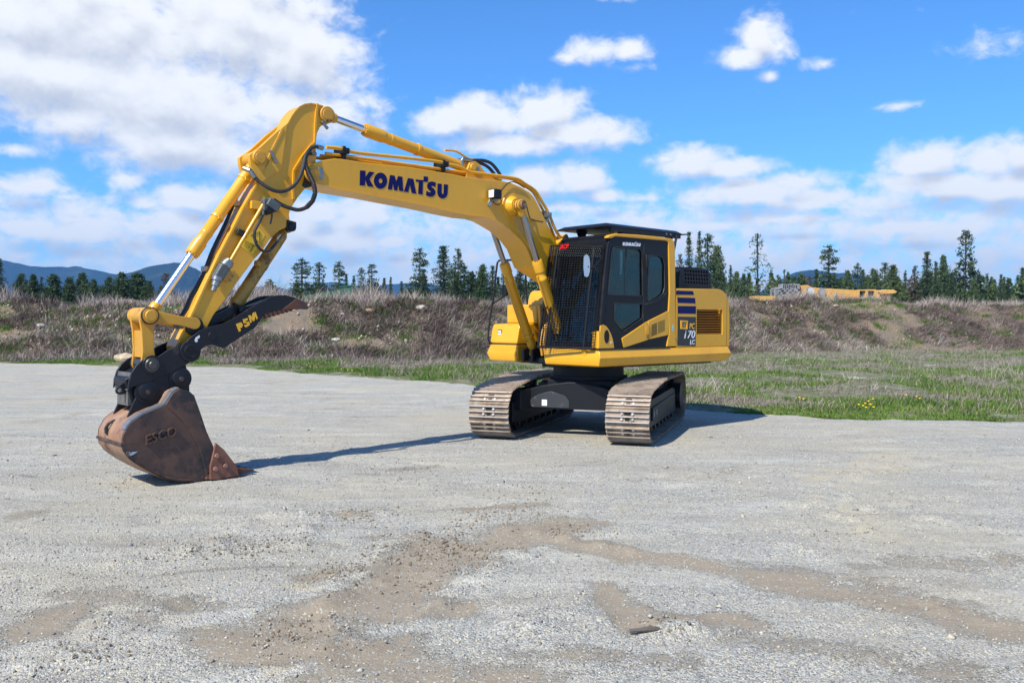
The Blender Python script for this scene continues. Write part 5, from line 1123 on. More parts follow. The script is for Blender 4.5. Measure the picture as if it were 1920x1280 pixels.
def ground_z(X, Y):
    z = (fbm(X*.35, Y*.35, 3, 11)-.5)*.05 + (fbm(X*1.6, Y*2.4, 5, 12)-.5)*.055 - np.clip(fbm(X*.8+Y*.3, Y*3.2-X*.9, 4, 14)-.58, 0, 1)*.12
    near = np.clip((22-Y)/8, 0, 1)
    rt = field(X, Y, RUTS)
    z = z + near*(rt*(fbm(X*9, Y*9, 3, 21)-.35)*.12 + (fbm(X*7, Y*7, 3, 13)-.5)*.016 - .012*field(X, Y, DIRT))
    # level under the tracks and the bucket
    for (cx, cy, r) in ((1.2, 13.8, 3.2), (-3.6, 9.2, .9)):
        d = np.hypot(X-cx, Y-cy); z = z*np.clip((d-r)/.8, 0.03, 1)
    return z - .004
def geo(a, b, step0, g):
    out = [a]; s = step0
    while out[-1] < b: out.append(out[-1]+s); s *= g
    return out
xs = np.array(sorted(set([-v for v in geo(8, 4500, .08, 1.10)] + list(np.arange(-8, 8.001, .055)) + geo(8, 4500, .08, 1.10))))
ys = np.array([-4000, -1500, -500, -150, -50, -20, -8, -3, 0, 1, 1.8] + list(np.arange(2.4, 9, .045)) + geo(9, 5300, .05, 1.022))
X, Y = np.meshgrid(xs, ys); Z = ground_z(X, Y)
Z = np.where((Y < 1) | (Y > 60) | (abs(X) > 60), -.02, Z)
nx, ny = len(xs), len(ys); I = np.arange(nx*ny).reshape(ny, nx)
fc = np.stack([I[:-1, :-1], I[:-1, 1:], I[1:, 1:], I[1:, :-1]], -1).reshape(-1, 4)
dm = field(X, Y, DIRT); sm = field(X, Y, SAND)
def ground_mat():
    m = bpy.data.materials.new('gravel_ground'); m.use_nodes = True; k = N(m.node_tree); k.n.clear()
    out = k.new('ShaderNodeOutputMaterial'); b = k.new('ShaderNodeBsdfPrincipled', i_Roughness=.9); k.l.new(b.outputs[0], out.inputs[0])
    b.inputs['Specular IOR Level'].default_value = .25
    P = k.new('ShaderNodeTexCoord').outputs['Object']
    dirt = k.new('ShaderNodeAttribute', attribute_name='dirt').outputs['Fac']; sand = k.new('ShaderNodeAttribute', attribute_name='sand').outputs['Fac']
    def vor(scale, w=None):
        n = k.new('ShaderNodeTexVoronoi', i_Scale=scale); n.inputs['Randomness'].default_value = 1; k.l.new(P if w is None else w, n.inputs['Vector']); return n
    wob = k.vec('ADD', P, k.vec('MULTIPLY', k.noise(P, 60, 2, out=1), (.012, .012, .012)))
    v1 = vor(72, wob); v2 = vor(165, wob); v3 = vor(22, wob)
    g1 = k.new('ShaderNodeSeparateColor'); k.l.new(v1.outputs['Color'], g1.inputs[0])
    g2 = k.new('ShaderNodeSeparateColor'); k.l.new(v2.outputs['Color'], g2.inputs[0])
    g3 = k.new('ShaderNodeSeparateColor'); k.l.new(v3.outputs['Color'], g3.inputs[0])
    grav = k.mix(g1.outputs[0], (.285, .280, .252), (.54, .522, .452))
    grav = k.mix(k.ramp(g1.outputs[1], .78, .95), grav, (.60, .53, .38))
    grav = k.mix(k.ramp(g2.outputs[0], .72, .95), grav, (.125, .13, .13))
    grav = k.mix(k.math('MULTIPLY', k.ramp(g3.outputs[0], .90, .97), k.ramp(v3.outputs['Distance'], .42, .25)), grav, (.56, .53, .44))
    big = k.noise(P, .45, 5, .6); grav = k.mix(k.math('MULTIPLY', k.ramp(big, .42, .66), .55), grav, (.46, .41, .30))
    mid = k.noise(P, 2.6, 6, .65)
    Q = k.new('ShaderNodeMapping'); k.l.new(P, Q.inputs[0]); Q.inputs['Rotation'].default_value = (0, 0, .35); Q.inputs['Scale'].default_value = (.35, 1.6, 1)
    stk = k.noise(Q.outputs[0], 1.5, 8, .72, .6)
    grav = k.mix(k.math('MULTIPLY', k.ramp(stk, .50, .66), .42), grav, (.33, .30, .245)); grav = k.mix(k.math('MULTIPLY', k.ramp(stk, .50, .36), .35), grav, (.60, .575, .49))
    grav = k.mix(k.math('MULTIPLY', k.ramp(stk, .615, .66), k.ramp(g2.outputs[1], .3, .6)), grav, (.20, .175, .135))
    dcol = k.mix(k.noise(P, 6, 6, .7), (.22, .18, .13), (.335, .28, .205))
    scol = k.mix(g2.outputs[1], (.47, .40, .27), (.56, .49, .34))
    fn = k.noise(P, 14, 8, .78); fn2 = k.noise(P, 3.2, 6, .7)
    fs = k.ramp(k.math('ADD', sand, k.math('MULTIPLY_ADD', fn2, 2.0, -1.25)), .25, .85)
    c = k.mix(k.math('MULTIPLY', fs, .8), grav, scol)
    dsum = k.math('ADD', dirt, k.math('ADD', k.math('MULTIPLY_ADD', fn, 1.5, -.75), k.math('MULTIPLY_ADD', mid, 1.3, -.65)))
    fd = k.ramp(dsum, .30, .72)
    # a few stones stay on top of the dirt
    keep = k.math('MULTIPLY', k.ramp(g1.outputs[2], .86, .90), .8); fd = k.math('SUBTRACT', fd, keep, clamp=True)
    wide = k.ramp(k.math('ADD', k.noise(P, .55, 6, .72), k.math('MULTIPLY_ADD', fn, .5, -.25)), .56, .70)
    c = k.mix(k.math('MULTIPLY', wide, .5), c, dcol)
    c = k.mix(fd, c, dcol)
    edge = k.math('MULTIPLY', k.ramp(dsum, .22, .40), k.ramp(dsum, .58, .42)); edge = k.math('MULTIPLY', edge, k.ramp(g2.outputs[2], .45, .6))
    c = k.mix(k.math('MULTIPLY', edge, .55), c, (.10, .08, .055))
    k.l.new(c, b.inputs['Base Color'])
    h = k.math('ADD', k.math('MULTIPLY', v1.outputs['Distance'], -.009), k.math('MULTIPLY', v2.outputs['Distance'], -.004))
    h = k.math('ADD', h, k.math('MULTIPLY', g1.outputs[0], .0022))
    h = k.math('MULTIPLY', h, k.math('MULTIPLY_ADD', fd, -.8, 1.0))
    h = k.math('ADD', h, k.math('MULTIPLY', k.noise(P, 22, 8, .72), .012))
    bp = k.new('ShaderNodeBump', i_Strength=1.0, i_Distance=1.0); k.l.new(h, bp.inputs['Height']); k.l.new(bp.outputs[0], b.inputs['Normal'])
    return m
gr = raw('ground', np.stack([X.ravel(), Y.ravel(), Z.ravel()], 1), fc, ground_mat(), attrs={'dirt': dm, 'sand': sm}, smooth=True)
tag(gr, 'wide gravel yard with brown dirt patches and tyre ruts', 'ground', kind='structure')
# loose stones on the surface
def stones(n, ylo, yhi, smin, smax, seed, power=1.6):
    r = np.random.default_rng(seed)
    u = r.random(n); Yp = ylo*(yhi/ylo)**(u**power); Xp = (r.random(n)*2-1)*(Yp*.64+.6)
    ok = ~((np.hypot(Xp+3.6, Yp-9.2) < .75)); Xp, Yp = Xp[ok], Yp[ok]; n = len(Xp)
    dd = field(Xp, Yp, DIRT); keep = r.random(n) > dd*.85; Xp, Yp = Xp[keep], Yp[keep]; n = len(Xp)
    s = (smin + (smax-smin)*r.random(n)**5)*(1+.04*Yp)
    base = np.array([[1, 0, 0], [0, 1, 0], [-1, 0, 0], [0, -1, 0], [0, 0, 1], [0, 0, -1]], float)
    V = base[None]*(s[:, None, None])*(.55+.8*r.random((n, 6, 1))); V += (r.random((n, 6, 3))-.5)*s[:, None, None]*.5; V[:, :, 2] *= .62
    a = r.random(n)*6.28; ca, sa = np.cos(a)[:, None], np.sin(a)[:, None]
    x, y = V[:, :, 0]*ca-V[:, :, 1]*sa, V[:, :, 0]*sa+V[:, :, 1]*ca
    V = np.stack([x+Xp[:, None], y+Yp[:, None], V[:, :, 2]+(ground_z(Xp, Yp)+s*.18)[:, None]], -1).reshape(-1, 3)
    tri = np.array([[0, 1, 4], [1, 2, 4], [2, 3, 4], [3, 0, 4], [1, 0, 5], [2, 1, 5], [3, 2, 5], [0, 3, 5]])
    f = (tri[None]+(np.arange(n)*6)[:, None, None]).reshape(-1, 3)
    return V, f, np.repeat(r.random(n), 6)
V1, F1, A1 = stones(70000, 2.7, 13, .003, .011, 3, 1.25); V2, F2, A2 = stones(420, 2.8, 14, .009, .024, 4, 1.0)
def ramp_mat(name, stops, attr='tint', rough=.9, trans=0):
    m = bpy.data.materials.new(name); m.use_nodes = True; k = N(m.node_tree); b = k.n['Principled BSDF']; b.inputs['Roughness'].default_value = rough
    b.inputs['Specular IOR Level'].default_value = .2
    a = k.new('ShaderNodeAttribute', attribute_name=attr); cr = k.new('ShaderNodeValToRGB'); k.l.new(a.outputs['Fac'], cr.inputs[0])
    e = cr.color_ramp.elements
    while len(e) < len(stops): e.new(.5)
    for i, (p, c) in enumerate(stops): e[i].position = p; e[i].color = (*c, 1)
    k.l.new(cr.outputs[0], b.inputs['Base Color'])
    if trans:
        t = k.new('ShaderNodeBsdfTranslucent'); k.l.new(cr.outputs[0], t.inputs[0]); mx = k.new('ShaderNodeMixShader', i_0=trans); o = k.n['Material Output']
        k.l.new(b.outputs[0], mx.inputs[1]); k.l.new(t.outputs[0], mx.inputs[2]); k.l.new(mx.outputs[0], o.inputs[0])
    return m
STONE = ramp_mat('loose_stone', [(0, (.19, .19, .19)), (.4, (.33, .32, .29)), (.75, (.44, .42, .36)), (.92, (.46, .39, .27)), (1, (.54, .51, .44))])
lg = raw('gravel', np.concatenate([V1, V2]), np.concatenate([F1, F2+len(V1)]), STONE, attrs={'tint': np.concatenate([A1, A2])})
tag(lg, 'loose grey crushed stones scattered over the yard', 'gravel', kind='stuff')
# ================================================================ field and embankment
EDGE = [(-400, 60), (-60, 41), (-20.1, 34.1), (-9.8, 31.4), (-6.0, 27.3), (-3.05, 24.9), (-1.27, 23.0), (3.4, 17.0), (4.4, 16.3), (6.0, 15.3), (8.9, 15.1), (14, 15.6), (40, 17), (400, 30)]
ex = np.array([e[0] for e in EDGE]); ey = np.array([e[1] for e in EDGE])
def edge_y(x): return np.interp(x, ex, ey) + (fbm(x*.7, x*0+3, 4, 31)-.5)*1.1
def toe_y(x): return np.interp(x, [-60, -25, -12, -6, 0, 8, 20, 60], [40, 38, 36.5, 36, 37.5, 44, 50, 54]) + (fbm(x*.12, x*0, 3, 33)-.5)*3
def bump(X, Y): return (fbm(X*.5, Y*.5, 4, 41)-.4)*.30*np.clip((Y-edge_y(X))/4, 0, 1)
def veg_mat(name, cols, sc=1.2, fine=25):
    m = bpy.data.materials.new(name); m.use_nodes = True; k = N(m.node_tree); b = k.n['Principled BSDF']; b.inputs['Roughness'].default_value = .95; b.inputs['Specular IOR Level'].default_value = .1
    P = k.new('ShaderNodeTexCoord').outputs['Object']
    n1 = k.ramp(k.noise(P, sc, 6, .7), .42, .60); n2 = k.ramp(k.noise(P, sc*3.1, 6, .7), .45, .62); n3 = k.noise(P, fine, 4, .7)
    c = k.mix(n1, cols[0], cols[1]); c = k.mix(n2, c, cols[2]); c = k.mix(k.math('MULTIPLY', n3, .6), c, cols[3])
    k.l.new(c, b.inputs['Base Color']); bp = k.new('ShaderNodeBump', i_Strength=.8, i_Distance=.15); k.l.new(n3, bp.inputs['Height']); k.l.new(bp.outputs[0], b.inputs['Normal'])
    return m
fx = np.concatenate([np.linspace(-120, -26, 40)[:-1], np.arange(-26, 30, .22), np.linspace(30, 140, 40)])
ft = np.concatenate([np.linspace(0, .25, 40), np.linspace(.25, 1, 60)[1:]])
X = np.repeat(fx[None], len(ft), 0); Y0 = edge_y(fx)-.15; Y1 = toe_y(fx)+1.5; Y = Y0[None]+(Y1-Y0)[None]*ft[:, None]
Z = bump(X, Y)*1.0 + .012 + .03*np.clip(Y-Y0[None], 0, 1)
Z[0] = -.05
I = np.arange(X.size).reshape(X.shape); fc = np.stack([I[:-1, :-1], I[:-1, 1:], I[1:, 1:], I[1:, :-1]], -1).reshape(-1, 4)
fd = raw('grass_field', np.stack([X.ravel(), Y.ravel(), Z.ravel()], 1), fc, veg_mat('field_soil', ((.22, .205, .13), (.11, .14, .04), (.36, .34, .27), (.14, .15, .07)), .9, 14), smooth=True)
tag(fd, 'rough grassy strip of soil between the gravel and the embankment', 'field', kind='structure')
def crest(x): return np.interp(x, [-60, -25, -14, -6, 0, 6, 20, 30, 60], [2.55, 2.45, 2.35, 2.3, 2.35, 2.45, 2.9, 2.75, 2.9]) + (fbm(x*.25, x*0+9, 3, 37)-.5)*.5
def bank_z(X, Y):
    t = (Y-toe_y(X))/5.2; c = crest(X)
    prof = np.where(t < 0, t*.4, np.where(t < 1, (1-np.cos(np.clip(t, 0, 1)*math.pi))/2*.35+np.clip(t, 0, 1)*.65, 1.0))
    z = prof*c + (fbm(X*.45, Y*.6, 5, 43)-.5)*1.15*np.clip(t*2, 0, 1)*np.clip(3-t, .2, 1)
    back = np.clip((Y-toe_y(X)-8)/30, 0, 1); return np.where(t > 1.2, z*(1-back)+(1.9+0*z)*back, z)
bx = np.concatenate([np.linspace(-600, -45, 30)[:-1], np.arange(-45, 48, .4), np.linspace(48, 700, 30)])
bt = np.concatenate([np.arange(-1.2, 9, .3), np.array([10, 12, 15, 20, 30, 45, 70, 110, 200, 400, 800])])
X = np.repeat(bx[None], len(bt), 0); Y = toe_y(bx)[None]+bt[:, None]; Z = bank_z(X, Y); Z[-1] = -3
I = np.arange(X.size).reshape(X.shape); fc = np.stack([I[:-1, :-1], I[:-1, 1:], I[1:, 1:], I[1:, :-1]], -1).reshape(-1, 4)
bk = raw('embankment', np.stack([X.ravel(), Y.ravel(), Z.ravel()], 1), fc, veg_mat('bank_soil', ((.25, .20, .15), (.20, .175, .14), (.31, .215, .14), (.10, .085, .065)), .9, 9), smooth=True)
tag(bk, 'long low earth embankment with brown soil and stones', 'embankment', kind='structure')
# ---- blades and stems (each a bent, tapered strip of two triangles)
def blades(X, Y, Z, L, wd, dx, dy, dz, seed):
    n = len(X); r = np.random.default_rng(seed); a = r.random(n)*3.14; wx, wy = np.cos(a)*wd/2, np.sin(a)*wd/2
    p0 = np.stack([X, Y, Z], 1); d = np.stack([dx, dy, dz], 1); d /= np.linalg.norm(d, axis=1)[:, None]
    mid = p0+d*(L*.55)[:, None]; tip = p0+d*L[:, None]; tip[:, 2] -= L*.12
    w = np.stack([wx, wy, 0*wx], 1)
    V = np.stack([p0-w, p0+w, mid+w*.7, mid-w*.7, tip], 1).reshape(-1, 3)
    b = np.arange(n)*5; f = np.concatenate([np.stack([b, b+1, b+2], 1), np.stack([b, b+2, b+3], 1), np.stack([b+3, b+2, b+4], 1)])
    return V, f
def vis_xy(n, seed, y0f, y1f, bias=1.0):
    r = np.random.default_rng(seed); out = []
    X = (r.random(n*3)*2-1)*.74; t = r.random(n*3)**bias
    # solve for positions inside the view wedge
    Yg = np.full_like(X, 30.0)
    for _ in range(6): Yg = y0f(X*Yg)+(y1f(X*Yg)-y0f(X*Yg))*t
    return X*Yg, Yg, r
GREEN = ramp_mat('green_grass', [(0, (.045, .10, .015)), (.4, (.10, .19, .025)), (.75, (.16, .26, .04)), (.9, (.24, .25, .09)), (1, (.38, .34, .18))], rough=.7, trans=.25)
DRY = ramp_mat('dry_stems', [(0, (.155, .118, .10)), (.4, (.265, .212, .185)), (.75, (.37, .31, .27)), (.92, (.47, .41, .345)), (1, (.58, .52, .44))], rough=.85)
def grass():
    X, Y, r = vis_xy(150000, 21, lambda x: edge_y(x)-.1, lambda x: toe_y(x)+.5, 1.6)
    cov = fbm(X*.55, Y*.55, 4, 51); e = Y-edge_y(X)
    strip = .05*np.clip(1-e/5, 0, 1)+np.where(X < -2, np.clip(1-abs(e-1.2)/1.6, 0, 1)*.30 + np.clip(1-abs(e-3.6)/2.0, 0, 1)*.04-.10, .03-.10*np.clip((e-16)/14, 0, 1))
    k = cov+strip-.10*np.clip((e-9)/20, 0, 1) > .44+.14*r.random(len(X)); X, Y, cov, e = X[k], Y[k], cov[k], e[k]; n = len(X)
    L = (.04+.11*r.random(n)**2)*(.5+1.1*cov)*np.clip(.5+e*.5, .5, 1.3); Z = bump(X, Y)
    V, f = blades(X, Y, Z, L, .016+.0004*Y, (r.random(n)-.5)*1.1, (r.random(n)-.5)*1.1, 1+0*X, 5)
    t = np.clip(.18+.55*r.random(n)+(fbm(X*1.3, Y*1.3, 3, 55)-.5)*.8, 0, .86); t = np.where(r.random(n) < .10, .93+.07*r.random(n), t)
    o = raw('grass', V, f, GREEN, attrs={'tint': np.repeat(t, 5)}); tag(o, 'short green spring grass growing beside the gravel', 'grass', kind='stuff')
grass()
def field_brush():
    X, Y, r = vis_xy(60000, 61, lambda x: edge_y(x)+.6, lambda x: toe_y(x)+1, 1.2)
    cov = fbm(X*.35+9, Y*.5, 4, 61); far = (Y-edge_y(X))/(toe_y(X)-edge_y(X)); k = cov+far*.24 > .50+.12*r.random(len(X)); X, Y, cov = X[k], Y[k], cov[k]; n = len(X)
    L = (.06+.32*r.random(n)**3.0); V, f = blades(X, Y, bump(X, Y), L, .007+.0003*Y, .5+(r.random(n)-.5)*2.2, -.3+(r.random(n)-.5)*1.6, .55+r.random(n)*.6, 6)
    TT = [np.repeat(r.random(n)**1.2*.8, 5)]; Vs, Fs, base = [V], [f], len(V)
    for px, py, c, hh in [(1330,742,26,.75),(1348,735,18,.6),(1305,738,14,.6),(1900,705,40,.9),(1880,712,26,.7),(1850,700,18,.6),(1590,712,16,.5),(1560,720,12,.5),(1480,708,16,.5),(1440,690,24,.5),(1760,700,20,.5),(1700,706,12,.45),(760,706,10,.4),(820,700,14,.4),(1650,735,10,.4),(1405,700,20,.5)]:
        gx_, gy_ = gxy(py=py, px=px); m = c; a = gx_+r.normal(size=m)*.28; b = gy_+r.normal(size=m)*.4
        V_, f_ = blades(a, b, bump(a, b), hh*(.4+.6*r.random(m)), .010+0*a, (r.random(m)-.5)*1.9, (r.random(m)-.5)*1.2, 1+0*a, 16); Vs.append(V_); Fs.append(f_+base); base += len(V_); TT.append(np.repeat(.7+.3*r.random(m), 5))
    V = np.concatenate(Vs); f = np.concatenate(Fs)
    o = raw('dry_weeds', V, f, DRY, attrs={'tint': np.concatenate(TT)}); tag(o, 'pale dry weed stems lying across the green field', 'dry weeds', kind='stuff')
field_brush()
def bank_brush():
    X, Y, r = vis_xy(150000, 71, lambda x: toe_y(x)-1.0, lambda x: toe_y(x)+7.5, 1.0)
    t = (Y-toe_y(X))/5.2; cov = fbm(X*.30, Y*.55, 4, 71); bare = np.where((X < -13) & (t > .35) & (t < 1.0), .13, 0)+np.where((t > .72) & (t < 1.08), .12*fbm(X*.25, Y*0+3, 3, 77), 0)
    k = cov-bare > .335+.08*r.random(len(X)); X, Y, t = X[k], Y[k], t[k]; n = len(X); Z = bank_z(X, Y)-.03
    L = (.10+.55*r.random(n)**1.8)*(.4+1.2*fbm(X*.9, Y*.9, 3, 78)); comb = fbm(X*.12, Y*.2, 3, 73)
    V, f = blades(X, Y, Z, L, .016+.014*r.random(n), (.55+(comb-.5)*2.6)+(r.random(n)-.5)*2.4, -.55+(r.random(n)-.5)*1.5, .20+r.random(n)*.8, 7)
    tt = np.clip(r.random(n)**1.3*.8+(fbm(X*.8, Y*.8, 3, 75)-.5)*1.5+(fbm(X*.2, Y*.3, 3, 76)-.5)*.8+.05, 0, 1)
    # upright bare stems along the crest
    X2, Y2, r2 = vis_xy(42000, 81, lambda x: toe_y(x)+4.8, lambda x: toe_y(x)+12, .8)
    cl = fbm(X2*.55, Y2*.3, 4, 83); k = cl > .40+.12*r2.random(len(X2)); X2, Y2, cl = X2[k], Y2[k], cl[k]; m = len(X2)
    H = (.28+1.05*r2.random(m)**2.0)*(.30+.75*np.clip(cl-.38, 0, .5)/.25)*np.where(X2 > 12, .8, 1.0); V2, f2 = blades(X2, Y2, bank_z(X2, Y2)-.05, H, .014+.012*r2.random(m), (r2.random(m)-.5)*1.5, (r2.random(m)-.5)*1.0, 1+0*X2, 8)
    o = raw('dry_brush', np.concatenate([V, V2]), np.concatenate([f, f2+len(V)]), DRY, attrs={'tint': np.concatenate([np.repeat(tt, 5), np.repeat(np.clip(.25+.75*r2.random(m), 0, 1), 5)])})
    tag(o, 'grey brown dead brush matted over the embankment', 'dry brush', kind='stuff')
    # green tufts
    nt = 420; Xc, Yc, r3 = vis_xy(nt//2, 91, lambda x: toe_y(x)-.6, lambda x: toe_y(x)+6.2, .9); Vs = []; Fs = []; Ts = []; base = 0
    for x, y in zip(Xc, Yc):
        c = int(40+160*r3.random()); s = .10+.34*r3.random()**1.5; a = x+r3.normal(size=c)*s; b = y+r3.normal(size=c)*s*.7
        V, f = blades(a, b, bank_z(a, b)-.02, .08+.22*r3.random(c), .022+0*a, (r3.random(c)-.5)*1.4, (r3.random(c)-.5)*1.4-.2, 1+0*a, 9)
        Vs.append(V); Fs.append(f+base); base += len(V); Ts.append(np.repeat(np.clip(.15+.6*r3.random(c), 0, .8), 5))
    o = raw('green_weeds', np.concatenate(Vs), np.concatenate(Fs), GREEN, attrs={'tint': np.concatenate(Ts)}); tag(o, 'green weed tufts growing through the dead brush', 'weeds', kind='stuff')
bank_brush()
def clods():
    r = np.random.default_rng(31); P = []
    for (a, b, c, d, n, w) in [(860,978,1000,962,900,.16),(720,1026,870,1042,1100,.18),(1030,992,1120,1002,350,.10),(595,1082,670,1066,450,.09),(330,1036,540,1022,900,.16),(480,1192,620,1184,500,.12),(600,972,720,968,350,.10),
      (700,884,810,872,420,.28),(880,1060,960,1030,300,.08),(1230,1188,1290,1182,120,.05),(230,905,390,892,500,.3),(640,1102,860,1086,350,.09),(820,1000,880,1050,500,.14),(1560,1010,1600,1000,120,.1),(100,1245,230,1215,300,.1),(950,915,1010,905,300,.2)]:
        x0, y0 = gxy(a, b); x1, y1 = gxy(c, d); t = r.random(n); P.append(np.stack([x0+(x1-x0)*t+r.normal(size=n)*w, y0+(y1-y0)*t+r.normal(size=n)*w*1.6], 1))
    P = np.concatenate(P); X, Y = P[:, 0], P[:, 1]; n = len(X); s = .0025+.010*r.random(n)**4
    base = np.array([[1, 0, 0], [0, 1, 0], [-1, 0, 0], [0, -1, 0], [0, 0, 1], [0, 0, -1]], float)
    V = base[None]*s[:, None, None]*(.6+.8*r.random((n, 6, 1)))+(r.random((n, 6, 3))-.5)*s[:, None, None]*.7; V[:, :, 0] += X[:, None]; V[:, :, 1] += Y[:, None]; V[:, :, 2] += (ground_z(X, Y)+s*.25)[:, None]
    tri = np.array([[0, 1, 4], [1, 2, 4], [2, 3, 4], [3, 0, 4], [1, 0, 5], [2, 1, 5], [3, 2, 5], [0, 3, 5]])
    o = raw('soil_clods', V.reshape(-1, 3), (tri[None]+(np.arange(n)*6)[:, None, None]).reshape(-1, 3), ramp_mat('soil_clod', [(0, (.13, .105, .075)), (.6, (.22, .18, .13)), (1, (.40, .36, .28))]), attrs={'tint': np.repeat(r.random(n), 6)})
    tag(o, 'dark crumbled soil clods thrown up along the dirt patches and ruts', 'soil clods', kind='stuff')
clods()
def bank_stones():
    X, Y, r = vis_xy(1500, 95, lambda x: toe_y(x)+.5, lambda x: toe_y(x)+6.0, .7)
    left = (X < -12); k = (fbm(X*.35, Y*.5, 3, 96) > .5) | left; X, Y = X[k], Y[k]; n = len(X); s = .025+.09*r.random(n)**4
    base = np.array([[1, 0, 0], [0, 1, 0], [-1, 0, 0], [0, -1, 0], [0, 0, 1], [0, 0, -1]], float)
    V = base[None]*s[:, None, None]*(.7+.6*r.random((n, 6, 1))); V[:, :, 0] += X[:, None]; V[:, :, 1] += Y[:, None]; V[:, :, 2] += (bank_z(X, Y)+s*.4)[:, None]
    tri = np.array([[0, 1, 4], [1, 2, 4], [2, 3, 4], [3, 0, 4], [1, 0, 5], [2, 1, 5], [3, 2, 5], [0, 3, 5]])
    o = raw('embankment_stones', V.reshape(-1, 3), (tri[None]+(np.arange(n)*6)[:, None, None]).reshape(-1, 3), ramp_mat('bank_stone', [(0, (.20, .14, .10)), (.6, (.32, .25, .19)), (1, (.48, .44, .38))]), attrs={'tint': np.repeat(r.random(n), 6)})
    tag(o, 'small pale stones lying on the bare embankment soil', 'stones', kind='stuff')
bank_stones()
# a few single rocks, flowers, the thin stake and the stick
def rock(px, py, Y, s, label, col):
    p = at(px, py, Y); r = np.random.default_rng(int(px)); m = MB(); n = 0; v = []; f = []
    import bmesh
    bm = bmesh.new(); bmesh.ops.create_icosphere(bm, subdivisions=2, radius=1)
    for q in bm.verts:
        k = .75+.5*float(vnoise(np.array([q.co.x*1.3+px]), np.array([q.co.y*1.3+q.co.z]), 5)[0]); q.co = Vector((q.co.x*k*1.3, q.co.y*k, q.co.z*k*.62))*s
    m.add([q.co.copy() for q in bm.verts], [tuple(q.index for q in fa.verts) for fa in bm.faces]); bm.free()
    o = m.build('rock', M('rock_stone', col, .9, var=.35, vscale=8, bump=.4, bscale=20), None, smooth=0); o.location = p
    tag(o, label, 'rock', 'single rocks on the embankment')
def on_bank(px, py):
    "where the sight line through a pixel meets the embankment face"
    for Y in np.arange(30, 62, .05):
        p = at(px, py, Y)
        if Y > toe_y(np.array([p.x]))[0]-1 and bank_z(np.array([p.x]), np.array([Y]))[0] > p.z: return Y
    return 44.
for px, py, s, lb, c in [(236, 673, .30, 'smooth tan rock at the foot of the embankment beside the bucket linkage', (.50, .40, .26)), (76, 613, .17, 'pale upright rock on the bare slope near the left edge', (.60, .55, .50)),
      (694, 583, .22, 'reddish brown boulder near the top of the embankment under the boom', (.36, .22, .15)), (792, 578, .24, 'pale rock on the embankment top between green weeds', (.52, .48, .40)),
      (1566, 572, .20, 'tan rock on the embankment below the yellow crane', (.50, .38, .25)), (630, 638, .16, 'small whitish rock half way up the embankment', (.55, .52, .47)), (1474, 676, .14, 'small white rock in the grass right of the excavator', (.66, .64, .60))]:
    rock(px, py, on_bank(px, py)-.1 if py < 665 else (31 if px < 500 else 36), s, lb, c)
def stake():
    Y = 36.0; b = at(232, 668, Y); t = at(221, 562, Y); m = MB(); m.tube([b, (b+t)/2+Vector((.02, 0, 0)), t], .018, 6, 2)
    o = m.build('stake', M('dark_stake', (.05, .04, .035), .8), None); tag(o, 'thin dark leaning stake in front of the embankment left of the bucket link', 'stake')
stake()
def stick():
    x, y = gxy(1218, 1190); m = MB(); m.tube([(x-.10, y+.0, .012), (x-.02, y-.005, .022), (x+.07, y+.02, .016)], [.012]*4+[.016]*4+[.009]*4, 8, 4); m.tube([(x+.06, y+.01, .016), (x+.14, y+.035, .014), (x+.17, y+.04, .008)], .006, 6, 3)
    o = m.build('stick', M('grey_bark', (.10, .085, .07), .9, bump=.5, bscale=90), None); tag(o, 'short dark broken stick lying on the gravel in the foreground', 'stick')
stick()
def flowers():
    r = np.random.default_rng(5); root_mesh = None
    PET = M('dandelion_petals', (.85, .55, .01), .6); STM = M('dandelion_stem', (.10, .16, .04), .7); k = 0; proto = None
    spots = [(1500, 757), (1508, 760), (1624, 771), (1630, 766), (1620, 776), (1638, 762), (1626, 779), (1700, 754), (1720, 758), (1726, 762), (1640, 778), (582, 697), (594, 699), (640, 703), (652, 704), (660, 706), (1612, 774), (1634, 773)]
    for px, py in spots:
        x, y = gxy(px, py)
        e = float(edge_y(np.array([x]))[0]); y = max(y, e+.4); x = (px-960)/F*y
        if proto is None:
            proto = empty('dandelion'); m = MB(); m.tube([(0, 0, 0), (.01, 0, .08), (0, 0, .15)], .004, 5, 2); m.build('stem', STM, proto)
            m = MB(); m.lathe((0, 0, .145), (0, 0, .175), [(0, .012), (.008, .023), (.018, .022), (.024, .010)], 12); m.build('flower_head', PET, proto); o = proto
        else:
            o = proto.copy(); COL.objects.link(o)
            for ch in proto.children: c = ch.copy(); COL.objects.link(c); c.parent = o
        z = float(bump(np.array([x]), np.array([y]))[0]); o.location = (x, y, z+.0); o.rotation_euler = (0, 0, r.random()*6)
        tag(o, 'yellow dandelion flowering in the grass at the gravel edge', 'flower', 'dandelions along the gravel edge')
flowers()
